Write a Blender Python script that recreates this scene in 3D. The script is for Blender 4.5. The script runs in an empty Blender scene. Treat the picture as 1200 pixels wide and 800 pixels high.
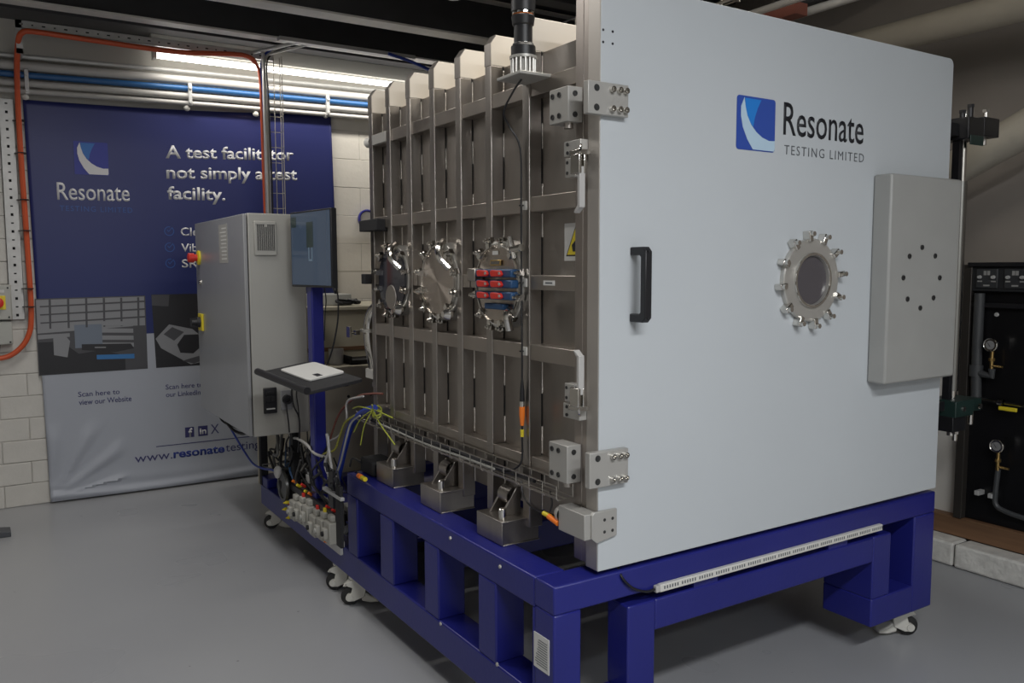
import bpy, math, random
from math import sin, cos, pi, radians
from mathutils import Vector, Matrix
random.seed(7)
C = bpy.context.scene.collection
scene = bpy.context.scene

# ------------------------------------------------------------ camera
cam_d = bpy.data.cameras.new('camera'); cam = bpy.data.objects.new('camera', cam_d); C.objects.link(cam)
cam_d.sensor_width = 36; cam_d.lens = 36*976.8/1200; cam_d.clip_start = .02; cam_d.clip_end = 60
yaw, pit, rol = .5648, .088, -.0028
fwd = Vector((sin(yaw)*cos(pit), cos(yaw)*cos(pit), -sin(pit)))
rt = Vector((cos(yaw), -sin(yaw), 0)); up = rt.cross(fwd)
r2 = rt*cos(rol)+up*sin(rol); u2 = up*cos(rol)-rt*sin(rol)
M = Matrix((r2, u2, -fwd)).transposed().to_4x4(); M.translation = Vector((-1.4866, -1.8802, 1.6))
cam.matrix_world = M
scene.camera = cam

# ------------------------------------------------------------ world, lamps, exposure
w = bpy.data.worlds.new('world'); scene.world = w; w.use_nodes = True
w.node_tree.nodes['Background'].inputs[0].default_value = (.5, .55, .62, 1)
w.node_tree.nodes['Background'].inputs[1].default_value = .05
scene.view_settings.view_transform = 'Standard'
scene.view_settings.look = 'None'
scene.view_settings.gamma = 1
scene.view_settings.use_curve_mapping = False
scene.view_settings.exposure = 0.0

def area(name, loc, sx, sy, power, col=(1, .97, .92), rot=(0, 0, 0)):
    l = bpy.data.lights.new(name, 'AREA'); l.shape = 'RECTANGLE'; l.size = sx; l.size_y = sy
    l.energy = power; l.color = col
    o = bpy.data.objects.new(name, l); C.objects.link(o); o.location = loc; o.rotation_euler = rot
    return o
area('lamp_front', (-.6, -2.6, 3.35), 2.0, .3, 125, (.97, .98, 1))
area('lamp_front_rear', (-.2, -4.4, 3.35), 2.4, .3, 60, (.90, .95, 1))
area('lamp_machine', (.5, .30, 3.34), 2.0, .12, 26, (1, .94, .84))
area('fill_aisle', (-1.15, 2.3, 3.40), .25, 1.8, 38, (1, .97, .93))  # unseen fill, added to lift the left floor and back wall
area('fill_left_wall', (-4.0, -.5, 3.35), .25, 2.4, 11, (1, .98, .95))  # unseen fill, added so a brighter left wall reflects in the steel
area('lamp_back', (.85, 4.32, 3.03), 2.4, .05, 15, (1, .96, .88))

# ------------------------------------------------------------ materials
def mat(name, col, rough=.5, metal=0., spec=.5, noise=0., nscale=6., bump=0., bscale=40., stretch=None, emit=None, estr=0., rvar=0.):
    m = bpy.data.materials.new(name); m.use_nodes = True
    nt = m.node_tree; b = nt.nodes['Principled BSDF']
    b.inputs['Base Color'].default_value = (*col, 1)
    b.inputs['Roughness'].default_value = rough
    b.inputs['Metallic'].default_value = metal
    b.inputs['Specular IOR Level'].default_value = spec
    if emit:
        b.inputs['Emission Color'].default_value = (*emit, 1); b.inputs['Emission Strength'].default_value = estr
    if noise or bump or rvar:
        tc = nt.nodes.new('ShaderNodeTexCoord'); mp = nt.nodes.new('ShaderNodeMapping')
        nt.links.new(tc.outputs['Object'], mp.inputs[0])
        if stretch: mp.inputs['Scale'].default_value = stretch
    if noise or rvar:
        n = nt.nodes.new('ShaderNodeTexNoise'); n.inputs['Scale'].default_value = nscale; n.inputs['Detail'].default_value = 6
        nt.links.new(mp.outputs[0], n.inputs[0])
    if noise:
        cr = nt.nodes.new('ShaderNodeMapRange')
        cr.inputs[1].default_value = .3; cr.inputs[2].default_value = .7
        cr.inputs[3].default_value = 1-noise; cr.inputs[4].default_value = 1+noise
        nt.links.new(n.outputs[0], cr.inputs[0])
        mx = nt.nodes.new('ShaderNodeVectorMath'); mx.operation = 'SCALE'
        mx.inputs[0].default_value = col
        nt.links.new(cr.outputs[0], mx.inputs['Scale'])
        nt.links.new(mx.outputs[0], b.inputs['Base Color'])
    if rvar:
        c2 = nt.nodes.new('ShaderNodeMapRange')
        c2.inputs[1].default_value = .3; c2.inputs[2].default_value = .7
        c2.inputs[3].default_value = max(.02, rough-rvar); c2.inputs[4].default_value = rough+rvar
        nt.links.new(n.outputs[0], c2.inputs[0]); nt.links.new(c2.outputs[0], b.inputs['Roughness'])
    if bump:
        n2 = nt.nodes.new('ShaderNodeTexNoise'); n2.inputs['Scale'].default_value = bscale; n2.inputs['Detail'].default_value = 4
        nt.links.new(mp.outputs[0], n2.inputs[0])
        bp = nt.nodes.new('ShaderNodeBump'); bp.inputs['Strength'].default_value = bump; bp.inputs['Distance'].default_value = .01
        nt.links.new(n2.outputs[0], bp.inputs['Height']); nt.links.new(bp.outputs[0], b.inputs['Normal'])
    return m

steel = mat('brushed_steel', (.40, .37, .34), .38, 1, noise=.10, nscale=3, rvar=.07, stretch=(6, 6, .6))
steel_wall = mat('brushed_steel_sheet', (.34, .315, .29), .36, 1, noise=.16, nscale=2.2, rvar=.08, stretch=(3, 3, .8))
rail_m = mat('mill_steel', (.42, .38, .34), .38, 1, noise=.10, nscale=5, rvar=.06)
cream = mat('cream_lit_steel', (.80, .74, .65), .45, .0, noise=.03)  # lamp light on the roof ribs, put into a paler steel colour
weld = mat('weld_bead', (.72, .68, .62), .35, 1, bump=.5, bscale=200)
door_paint = mat('grey_door_paint', (.50, .53, .55), .42, 0, spec=.4, noise=.02, nscale=1.5)
edge_m = mat('door_edge_steel', (.40, .36, .33), .38, 1, noise=.06)
chrome = mat('polished_steel', (.66, .64, .60), .15, 1)
satin = mat('satin_aluminium', (.56, .545, .51), .34, .65, noise=.04)
alu = mat('pale_machined_aluminium', (.42, .41, .385), .42, .35)
blue = mat('blue_gloss_paint', (.014, .017, .165), .30, 0, spec=.45, noise=.08, nscale=2, bump=.05, bscale=60)
black = mat('black_plastic', (.010, .010, .012), .42)
blackm = mat('matt_black', (.012, .012, .014), .75)
rubber = mat('black_rubber', (.015, .015, .015), .6)
white = mat('white_plastic', (.62, .61, .57), .4)
casterw = mat('white_caster_enamel', (.56, .55, .50), .35)
greyp = mat('grey_box_paint', (.40, .40, .37), .35, noise=.02)
cabm = mat('light_grey_cabinet_paint', (.36, .355, .33), .42, noise=.03, nscale=3)
cabside = mat('cabinet_door_paint', (.27, .275, .285), .30, noise=.05, nscale=2)
coverm = mat('satin_cover_box', (.33, .33, .315), .45, noise=.03)
orange = mat('orange_conduit', (.55, .085, .025), .45)
orangep = mat('orange_plastic', (.85, .20, .02), .4)
yellow = mat('yellow_plastic', (.75, .60, .03), .45)
red = mat('red_plastic', (.60, .03, .02), .4)
bluep = mat('blue_plastic', (.015, .06, .15), .4)
blueh = mat('blue_hose', (.02, .05, .35), .4)
wirem = mat('galvanised_wire', (.50, .47, .42), .32, 1)
galv = mat('galvanised_strut', (.50, .50, .49), .42, .25, noise=.08, nscale=20)
condw = mat('white_conduit', (.44, .43, .415), .4)
condb = mat('blue_conduit', (.02, .10, .27), .4)
wallp = mat('white_wall_paint', (.55, .53, .49), .6, noise=.05, nscale=2, bump=.25, bscale=25)
brickp = mat('painted_brick', (.57, .55, .51), .5, noise=.05, nscale=5, bump=.5, bscale=18)
blockp = mat('painted_block', (.74, .70, .63), .6, noise=.03, nscale=4, bump=.2, bscale=25)
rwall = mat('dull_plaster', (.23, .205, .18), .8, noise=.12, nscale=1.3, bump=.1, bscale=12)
ceilm = mat('dark_ceiling', (.035, .035, .038), .8, noise=.1)
beamm = mat('grey_steel_beam', (.05, .05, .053), .5, .0, noise=.1)
flangem = mat('beam_flange_paint', (.62, .60, .56), .45, noise=.12, nscale=4)
soffit = mat('grey_soffit', (.085, .085, .09), .5, noise=.06)
wood = mat('brown_plank', (.17, .09, .045), .6, noise=.25, nscale=4, stretch=(1, .3, 6), bump=.2)
concrete = mat('dark_concrete', (.06, .06, .058), .8, noise=.2, nscale=8)
kerbm = mat('white_painted_kerb_brick', (.64, .63, .59), .55, noise=.16, nscale=14, bump=.7, bscale=30)
pipem = mat('cream_lagged_pipe', (.37, .34, .28), .6, noise=.05, bump=.1, bscale=15)
brownp = mat('red_brown_paint', (.20, .07, .05), .6)
greenb = mat('dark_green_clamp', (.012, .03, .026), .4)
shaftm = mat('dark_polished_shaft', (.30, .30, .29), .2, 1)
glassd = mat('dark_glass', (.02, .02, .028), .06, 0, spec=.8)
portglass = mat('smoked_port_glass', (.075, .068, .075), .10, 0, spec=.7)
brass = mat('brass', (.55, .38, .15), .3, 1)
beige = mat('beige_equipment_paint', (.46, .42, .32), .55, noise=.04)
paper = mat('label_paper', (.60, .60, .58), .6)
darktxt = mat('black_print', (.012, .013, .018), .5)
greytxt = mat('grey_print', (.10, .11, .12), .5)
whitetxt = mat('white_print', (.60, .60, .62), .55)
bluetxt = mat('blue_print', (.012, .03, .20), .55)
navy = mat('navy_print', (.03, .03, .12), .55)
logo_blue = mat('logo_blue', (.03, .075, .36), .45)
logo_sky = mat('logo_sky_blue', (.018, .20, .62), .45)
logo_pale = mat('logo_pale', (.45, .60, .72), .45)
logo_white = mat('logo_white', (.60, .60, .62), .5)
faint_blue = mat('faint_blue_print', (.02, .08, .30), .5)
pr_dark = mat('photo_dark', (.014, .014, .018), .5)
pr_mid = mat('photo_mid', (.06, .06, .068), .5)
pr_lt = mat('photo_light', (.23, .235, .25), .5)
pr_blu = mat('photo_blue_bar', (.03, .16, .40), .5)
pr_haze = mat('photo_haze_blue', (.15, .18, .23), .5)
tubem = mat('lit_tube', (1, 1, 1), .5, emit=(1, .96, .88), estr=4.5)
screenm = mat('monitor_screen', (.03, .045, .07), .12, spec=.6, emit=(.10, .16, .27), estr=.14)
scr_d = mat('screen_dark_shape', (.02, .03, .03), .2, emit=(.03, .07, .07), estr=.1)
scr_l = mat('screen_light_line', (.1, .15, .2), .2, emit=(.2, .27, .35), estr=.15)

def floor_material():
    m = mat('grey_floor_paint', (.135, .15, .17), .24, 0, spec=.5)
    nt = m.node_tree; b = nt.nodes['Principled BSDF']
    tc = nt.nodes.new('ShaderNodeTexCoord')
    n = nt.nodes.new('ShaderNodeTexNoise'); n.inputs['Scale'].default_value = .8; n.inputs['Detail'].default_value = 3
    nt.links.new(tc.outputs['Object'], n.inputs[0])
    cr = nt.nodes.new('ShaderNodeValToRGB')
    cr.color_ramp.elements[0].position = .3; cr.color_ramp.elements[0].color = (.30, .305, .32, 1)
    cr.color_ramp.elements[1].position = .7; cr.color_ramp.elements[1].color = (.335, .34, .35, 1)
    nt.links.new(n.outputs[0], cr.inputs[0])
    v = nt.nodes.new('ShaderNodeTexVoronoi'); v.inputs['Scale'].default_value = 5
    nt.links.new(tc.outputs['Object'], v.inputs[0])
    lt = nt.nodes.new('ShaderNodeMath'); lt.operation = 'LESS_THAN'; lt.inputs[1].default_value = .028
    nt.links.new(v.outputs['Distance'], lt.inputs[0])
    mx = nt.nodes.new('ShaderNodeMix'); mx.data_type = 'RGBA'
    mx.inputs['B'].default_value = (.16, .16, .165, 1)
    nt.links.new(lt.outputs[0], mx.inputs['Factor']); nt.links.new(cr.outputs[0], mx.inputs['A'])
    nt.links.new(mx.outputs['Result'], b.inputs['Base Color'])
    mr = nt.nodes.new('ShaderNodeMapRange'); mr.inputs[1].default_value = .3; mr.inputs[2].default_value = .7
    mr.inputs[3].default_value = .26; mr.inputs[4].default_value = .32
    nt.links.new(n.outputs[0], mr.inputs[0]); nt.links.new(mr.outputs[0], b.inputs['Roughness'])
    return m
floorm = floor_material()

def banner_material():
    m = mat('banner_vinyl', (.1, .1, .1), .42, 0, spec=.4)
    nt = m.node_tree; b = nt.nodes['Principled BSDF']
    tc = nt.nodes.new('ShaderNodeTexCoord'); s = nt.nodes.new('ShaderNodeSeparateXYZ')
    nt.links.new(tc.outputs['Object'], s.inputs[0])
    def cmp(op, sock, val):
        q = nt.nodes.new('ShaderNodeMath'); q.operation = op
        nt.links.new(sock, q.inputs[0]); q.inputs[1].default_value = val; return q.outputs[0]
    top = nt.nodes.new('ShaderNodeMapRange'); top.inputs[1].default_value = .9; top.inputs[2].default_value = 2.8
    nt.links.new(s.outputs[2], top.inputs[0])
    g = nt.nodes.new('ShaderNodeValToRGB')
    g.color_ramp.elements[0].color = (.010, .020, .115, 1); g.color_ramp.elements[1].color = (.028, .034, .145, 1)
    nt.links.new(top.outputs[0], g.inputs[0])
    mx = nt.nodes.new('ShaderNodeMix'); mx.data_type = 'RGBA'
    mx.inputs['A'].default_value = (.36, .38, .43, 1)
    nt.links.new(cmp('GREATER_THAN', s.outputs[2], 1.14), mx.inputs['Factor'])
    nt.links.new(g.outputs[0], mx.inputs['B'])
    nt.links.new(mx.outputs['Result'], b.inputs['Base Color'])
    return m
bannerm = banner_material()

def radial_steel():
    m = mat('radial_brushed_disc', (.55, .49, .43), .27, 1)
    nt = m.node_tree; b = nt.nodes['Principled BSDF']
    t = nt.nodes.new('ShaderNodeTangent'); t.direction_type = 'RADIAL'; t.axis = 'Z'
    b.inputs['Anisotropic'].default_value = 1.0
    nt.links.new(t.outputs[0], b.inputs['Tangent'])
    return m
radial = radial_steel()

# ------------------------------------------------------------ mesh helpers
class MB:
    def __init__(s): s.v = []; s.f = []; s.mi = []; s.sm = []
    def add(s, vs, fs, mi=0, sm=False):
        n = len(s.v); s.v += [tuple(p) for p in vs]
        for f in fs: s.f.append([n+i for i in f]); s.mi.append(mi); s.sm.append(sm)
        return s
    def box(s, x0, x1, y0, y1, z0, z1, mi=0):
        x0, x1 = min(x0, x1), max(x0, x1); y0, y1 = min(y0, y1), max(y0, y1); z0, z1 = min(z0, z1), max(z0, z1)
        return s.add([(x0, y0, z0), (x1, y0, z0), (x1, y1, z0), (x0, y1, z0), (x0, y0, z1), (x1, y0, z1), (x1, y1, z1), (x0, y1, z1)],
                     [(0, 3, 2, 1), (4, 5, 6, 7), (0, 1, 5, 4), (1, 2, 6, 5), (2, 3, 7, 6), (3, 0, 4, 7)], mi)
    def prism(s, poly, ax, a, b, mi=0, sm=False):
        # poly in the two remaining axes (order x,y,z); counter-clockwise or not, caps are n-gons
        def P(p, t):
            return (t, p[0], p[1]) if ax == 0 else ((p[0], t, p[1]) if ax == 1 else (p[0], p[1], t))
        n = len(poly); ar = sum(poly[i][0]*poly[(i+1) % n][1]-poly[(i+1) % n][0]*poly[i][1] for i in range(n))
        fl = (ar > 0) != (ax == 1)
        if not fl: poly = poly[::-1]
        v = [P(p, a) for p in poly]+[P(p, b) for p in poly]
        if a > b: v = v[n:]+v[:n]
        f = [[n+i for i in range(n)], [n-1-i for i in range(n)]]+[(i, (i+1) % n, n+(i+1) % n, n+i) for i in range(n)]
        return s.add(v, f, mi, sm)
    def rings(s, pts, rad, n=10, mi=0, cap=True, sm=True):
        pts = [Vector(p) for p in pts]; N = len(pts)
        if not hasattr(rad, '__len__'): rad = [rad]*N
        t0 = (pts[1]-pts[0]).normalized()
        a = Vector((0, 0, 1)) if abs(t0.z) < .9 else Vector((1, 0, 0))
        nrm = t0.cross(a).normalized(); vs = []
        for i, p in enumerate(pts):
            if i == 0: t = pts[1]-pts[0]
            elif i == N-1: t = pts[-1]-pts[-2]
            else: t = (pts[i+1]-p).normalized()+(p-pts[i-1]).normalized()
            if t.length < 1e-9: t = t0
            t.normalize(); nrm = nrm-t*nrm.dot(t)
            if nrm.length < 1e-6: nrm = t.orthogonal()
            nrm.normalize(); bn = t.cross(nrm)
            for k in range(n):
                an = 2*pi*k/n; vs.append(p+(nrm*cos(an)+bn*sin(an))*rad[i])
        fs = []
        for i in range(N-1):
            for k in range(n): fs.append((i*n+k, i*n+(k+1) % n, (i+1)*n+(k+1) % n, (i+1)*n+k))
        s.add(vs, fs, mi, sm)
        if cap:
            b = len(s.v)-len(vs)
            s.f.append([b+k for k in range(n)][::-1]); s.mi.append(mi); s.sm.append(False)
            s.f.append([b+(N-1)*n+k for k in range(n)]); s.mi.append(mi); s.sm.append(False)
        return s
    def cyl(s, a, b, r, n=16, mi=0, r2=None): return s.rings([a, b], [r, r if r2 is None else r2], n, mi)
    def lathe(s, c, ax, prof, n=28, mi=0, sm=True):
        # prof: list of (offset along axis, radius)
        d = [Vector((1, 0, 0)), Vector((0, 1, 0)), Vector((0, 0, 1))][ax]; c = Vector(c)
        u = [Vector((0, 1, 0)), Vector((0, 0, 1)), Vector((1, 0, 0))][ax]; v = d.cross(u); vs = []
        for h, r in prof:
            for k in range(n): vs.append(c+d*h+(u*cos(2*pi*k/n)+v*sin(2*pi*k/n))*max(r, 1e-5))
        fs = [(i*n+k, i*n+(k+1) % n, (i+1)*n+(k+1) % n, (i+1)*n+k) for i in range(len(prof)-1) for k in range(n)]
        return s.add(vs, fs, mi, sm)

ORG = {}
def obj(name, m, mats, parent=None, bev=0, label=None, kind=None, org=None):
    me = bpy.data.meshes.new(name)
    o0 = ORG.get(parent.name, Vector((0, 0, 0))) if parent else (Vector(org) if org else Vector((0, 0, 0)))
    oo = Vector(org) if org else o0
    me.from_pydata([tuple(Vector(p)-oo) for p in m.v], [], m.f)
    for t in (mats if isinstance(mats, (list, tuple)) else [mats]): me.materials.append(t)
    me.polygons.foreach_set('material_index', m.mi); me.polygons.foreach_set('use_smooth', m.sm)
    me.update(); me.set_sharp_from_angle(angle=radians(32))
    o = bpy.data.objects.new(name, me); C.objects.link(o)
    o.location = oo-o0 if parent else oo
    if parent: o.parent = parent
    ORG[o.name] = oo
    if bev:
        b = o.modifiers.new('bevel', 'BEVEL'); b.width = bev; b.segments = 2; b.limit_method = 'ANGLE'; b.angle_limit = radians(50)
    if label: o['label'] = label
    if kind: o['kind'] = kind
    return o
def thing(name, loc, label, cat, group=None):
    o = bpy.data.objects.new(name, None); C.objects.link(o); o.location = loc; o.empty_display_size = .1
    ORG[o.name] = Vector(loc); o['label'] = label; o['category'] = cat
    if group: o['group'] = group
    return o
def tag(o, label, cat, group=None):
    o['label'] = label; o['category'] = cat
    if group: o['group'] = group
    return o
def smooth(pts, k=6):
    P = [Vector(p) for p in pts]; P = [P[0]*2-P[1]]+P+[P[-1]*2-P[-2]]; out = []
    for i in range(1, len(P)-2):
        for j in range(k):
            t = j/k; a, b, c, d = P[i-1:i+3]
            out.append(.5*((2*b)+(c-a)*t+(2*a-5*b+4*c-d)*t*t+(3*b-a-3*c+d)*t**3))
    out.append(P[-2]); return out

def text(name, s, x0, x1, z, cap, y, m, parent, off=0., z1=None, thick=.0006, spacing=1.0, label=None, ref='H'):
    """lettering in the plane Y = y reading along +X; z is the baseline, cap the capital height"""
    def mk(body):
        cu = bpy.data.curves.new(name, 'FONT'); cu.body = body; cu.offset = off; cu.extrude = 0; cu.space_character = spacing
        cu.resolution_u = 3
        o = bpy.data.objects.new(name, cu); C.objects.link(o)
        dg = bpy.context.evaluated_depsgraph_get(); dg.update()
        me = bpy.data.meshes.new_from_object(o.evaluated_get(dg)); bpy.data.objects.remove(o); return me
    h = mk(ref); ch = max(v.co.y for v in h.vertices)
    me = mk(s); xs = [v.co.x for v in me.vertices]; a, b = min(xs), max(xs)
    sl = ((z1-z)/(x1-x0)) if z1 is not None else 0
    o0 = ORG[parent.name]
    for v in me.vertices:
        X = x0+(v.co.x-a)/(b-a)*(x1-x0); Z = z+v.co.y/ch*cap+sl*(X-x0)
        v.co = Vector((X, y, Z))-o0
    me.materials.clear(); me.materials.append(m); me.name = name
    o = bpy.data.objects.new(name, me); C.objects.link(o); o.parent = parent; ORG[o.name] = o0
    so = o.modifiers.new('thickness', 'SOLIDIFY'); so.thickness = thick; so.offset = 0
    if label: o['label'] = label
    return o
def struct(name, m, mats, bev=0): return obj(name, m, mats, None, bev, kind='structure')

# ------------------------------------------------------------ the room
XL, XR, YB, YF, ZC = -4.5, 3.05, 4.58, -5.0, 3.45
struct('floor', MB().box(XL, XR, YF, YB, -.1, 0), floorm)
struct('ceiling', MB().box(XL, XR, YF, YB, ZC, ZC+.1), ceilm)
wb = struct('wall_back', MB().box(XL-.1, XR+.1, YB, YB+.1, -.1, ZC+.1), wallp)
struct('wall_left', MB().box(XL-.1, XL, YF, YB, -.1, ZC+.1), wallp)
struct('wall_front', MB().box(XL-.1, XR+.1, YF-.1, YF, -.1, ZC+.1), wallp)
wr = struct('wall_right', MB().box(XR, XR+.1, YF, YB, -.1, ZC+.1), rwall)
ORG[wb.name] = Vector((0, 0, 0))
# painted bricks left of the banner, larger blocks right of it
def brick_mesh(name, w_, h_, d_, m):
    b = .0015
    mm = MB().box(-w_/2+b, w_/2-b, -d_, 0, -h_/2+b, h_/2-b)
    me = bpy.data.meshes.new(name); me.from_pydata(mm.v, [], mm.f); me.materials.append(m)
    return me
bm_full = [brick_mesh('brick', .33, .15, .008+.002*k, brickp) for k in range(3)]
bm_half = brick_mesh('brick_half', .165, .15, .010, brickp)
bl_full = brick_mesh('block', .45, .225, .005, blockp)
def place(me, name, x, y, z, parent, rz=0, jit=.0):
    o = bpy.data.objects.new(name, me); C.objects.link(o); o.parent = parent
    o.location = (x, y, z); o.rotation_euler = (random.uniform(-jit, jit), random.uniform(-jit, jit), rz)
    o.modifiers.new('bevel', 'BEVEL').width = .006; o.modifiers['bevel'].segments = 2
    return o
for r in range(18):
    z = .075+.15*r
    for c in range(3):
        x = -1.265-.33*c-(.165 if r % 2 else 0)
        if r % 2 and c == 0: place(bm_half, 'brick', -1.1825, YB, z, wb, jit=.004)
        place(random.choice(bm_full), 'brick', x, YB+random.uniform(0, .003), z, wb, jit=.006)
for r in range(13):
    z = .1125+.225*r
    for c in range(5):
        x = 1.02+.45*c-(.1 if r % 2 else 0)
        if x+.225 > XR: continue
        place(bl_full, 'block', x, YB+random.uniform(0, .002), z, wb, jit=.001)
# white painted kerb along the right wall with plank and ledge behind
kb = struct('trim_1', MB().box(2.84, XR, YF, YB, 0, .118), concrete)
ORG[kb.name] = Vector((0, 0, 0))
kmesh = []
for k in range(3):
    mm = MB().box(-.02-.004*k, .12, -.215, .215, .002, .128)
    me = bpy.data.meshes.new('kerb_brick'); me.from_pydata(mm.v, [], mm.f); me.materials.append(kerbm); kmesh.append(me)
for i in range(11):
    o = bpy.data.objects.new('kerb_brick', kmesh[i % 3]); C.objects.link(o); o.parent = kb
    o.location = (2.842, -1.9+.44*i, 0); o.rotation_euler = (0, random.uniform(-.02, .02), random.uniform(-.008, .008))
    bv = o.modifiers.new('bevel', 'BEVEL'); bv.width = .012; bv.segments = 2
plank = obj('plank', MB().box(2.95, 3.045, -2.2, 2.2, .13, .235), wood, None, .004)
tag(plank, 'long brown wooden plank lying on the ledge below the black panel', 'plank')

# ceiling beams and soffit near the back wall
struct('trim_2', MB().box(XL, XR, 4.30, YB, 3.22, ZC), soffit)
def beam(name, y, z, wd, hgt, fm):
    m = MB().box(XL, XR, y+wd/2-.01, y+wd/2+.01, z+.012, z+hgt-.012, 0)
    m.box(XL, XR, y, y+wd, z, z+.012, 1).box(XL, XR, y, y+wd, z+hgt-.012, z+hgt, 1)
    return struct(name, m, [beamm, fm])
beam('trim_3', 3.93, 3.17, .11, .27, flangem)
beam('trim_4', 3.20, 3.17, .14, .27, flangem)
beam('trim_5', 2.35, 3.20, .12, .24, beamm)
beam('trim_6', 1.0, 3.20, .12, .24, beamm)

# small white detector on the ceiling
t = thing('smoke_detector', (.93, 2.56, 3.17), 'small round white detector hanging from the dark ceiling above the chamber', 'detector')
obj('detector_head', MB().lathe((.93, 2.56, 3.17), 2, [(0, 0), (.002, .04), (.02, .055), (.05, .05), (.05, 0)]), white, t)
obj('drop_rod', MB().cyl((.93, 2.56, 3.21), (.93, 2.56, ZC), .01, 8), galv, t)

# fluorescent batten by the back wall
t = thing('batten_light', (.45, 4.42, 3.1), 'long lit white fluorescent batten running above the blue banner', 'light')
obj('housing', MB().prism([(4.42, 3.11), (4.50, 3.11), (4.50, 3.22), (4.45, 3.22)], 0, -.42, 2.1), white, t, .003)
obj('tube', MB().rings([(-.40, 4.40, 3.065), (2.08, 4.40, 3.065)], .022, 12), tubem, t)
obj('end_cap', MB().box(-.42, -.40, 4.37, 4.46, 3.04, 3.12), white, t)

# horizontal conduits on the back wall
def clip_positions(): return (-1.18, -.17, .85)
pipes = [(2.985, .016, galv, 'thin grey steel conduit, uppermost of the wall conduits over the banner'),
         (2.925, .030, condw, 'white conduit directly above the blue one over the banner'),
         (2.868, .021, condb, 'bright blue conduit running along the wall over the banner'),
         (2.815, .022, condw, 'white conduit directly below the blue one over the banner'),
         (2.765, .017, condw, 'thin white conduit, lowest of the wall conduits over the banner')]
for z, r, m, lb in pipes:
    o = obj('wall_conduit', MB().rings([(-2.4, 4.50, z-.03), (-1.2, 4.50, z-.012), (0, 4.50, z+.018), (1.7, 4.50, z+.045)], r, 12), m)
    tag(o, lb, 'conduit', 'conduits along the back wall')
for x, nm in zip(clip_positions(), ('left end', 'middle', 'right end')):
    dz = .03*(x+1.2)/1.2-.012
    t = obj('conduit_bracket', MB().box(x-.012, x+.012, 4.462, YB, 2.745+dz, 2.90+dz).cyl((x, 4.45, 2.868+dz), (x, 4.47, 2.868+dz), .012, 8).cyl((x, 4.45, 2.765+dz), (x, 4.47, 2.765+dz), .012, 8), galv, None, .002)
    tag(t, 'small metal bracket clasping the wall conduits above the %s of the banner' % nm, 'bracket')

# perforated strut, vertical and horizontal, with the orange conduit
def perforated(name, o0, L, wd, step, horizontal, label):
    m = MB()
    n = int(L/step)
    x, y, z = o0
    for i in range(n):
        a = i*step
        q = .16 if (i % 2) else .32
        hw = wd*.09
        segs = [(a, a+step, -wd/2, -hw), (a, a+step, hw, wd/2), (a, a+step*(1-q)/2, -hw, hw), (a+step*(1+q)/2, a+step, -hw, hw)]
        for s0, s1, w0, w1 in segs:
            if horizontal: m.box(x+s0, x+s1, y, y+.003, z+w0, z+w1)
            else: m.box(x+w0, x+w1, y, y+.003, z+s0, z+s1)
    if horizontal:
        m.box(x, x+n*step, y, y+.03, z+wd/2-.003, z+wd/2).box(x, x+n*step, y, y+.03, z-wd/2, z-wd/2+.003)
        m.box(x, x+n*step, y+.028, y+.031, z-wd/2, z+wd/2, 1)
    else:
        m.box(x-wd/2, x-wd/2+.003, y, y+.03, z, z+n*step).box(x+wd/2-.003, x+wd/2, y, y+.03, z, z+n*step)
        m.box(x-wd/2, x+wd/2, y+.028, y+.031, z, z+n*step, 1)
    o = obj(name, m, [galv, blackm]); tag(o, label, 'cable tray'); return o
perforated('perforated_tray', (-1.235, 4.28, 3.125), 1.62, .05, .062, True, 'horizontal perforated steel tray hung below the ceiling with orange conduit under it')
perforated('perforated_tray', (-1.30, 4.535, 1.27), 1.46, .085, .055, False, 'vertical white perforated tray on the brick wall beside the banner')
obj('tray_drop_bracket', MB().box(-1.235, -1.20, 4.28, 4.31, 2.95, 3.15).box(-1.235, -1.20, 4.28, YB, 2.95, 2.975), galv)
tag(bpy.data.objects['tray_drop_bracket'], 'grey bent steel bracket carrying the left end of the ceiling tray', 'bracket')
pts = smooth([(-1.50, 4.50, 1.05), (-1.42, 4.50, 1.02), (-1.33, 4.50, 1.05), (-1.25, 4.50, 1.15), (-1.222, 4.50, 1.32), (-1.225, 4.50, 1.8), (-1.235, 4.47, 2.4),
              (-1.235, 4.42, 2.8), (-1.225, 4.30, 3.0), (-1.20, 4.25, 3.065), (-1.12, 4.25, 3.08), (-.8, 4.25, 3.073), (-.3, 4.25, 3.068), (.06, 4.25, 3.10), (.18, 4.25, 3.10),
              (.24, 4.25, 3.06), (.265, 4.25, 2.98), (.272, 4.25, 2.8), (.272, 4.25, 2.4), (.28, 4.25, 1.6)], 5)
t = thing('orange_conduit', (-1.42, 4.50, 1.02), 'orange flexible conduit rising beside the banner and running along under the ceiling tray', 'conduit')
obj('flexible_hose', MB().rings(pts, [.017]*75+[.011]*(len(pts)-75), 10), orange, t)
for z in (1.35, 1.47, 1.85, 2.05, 2.35, 2.56):
    obj('cable_tie', MB().rings([(-1.228, 4.475, z), (-1.228, 4.475, z+.006)], .026, 10).box(-1.27, -1.2, 4.50, 4.53, z, z+.006), black, t)
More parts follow.
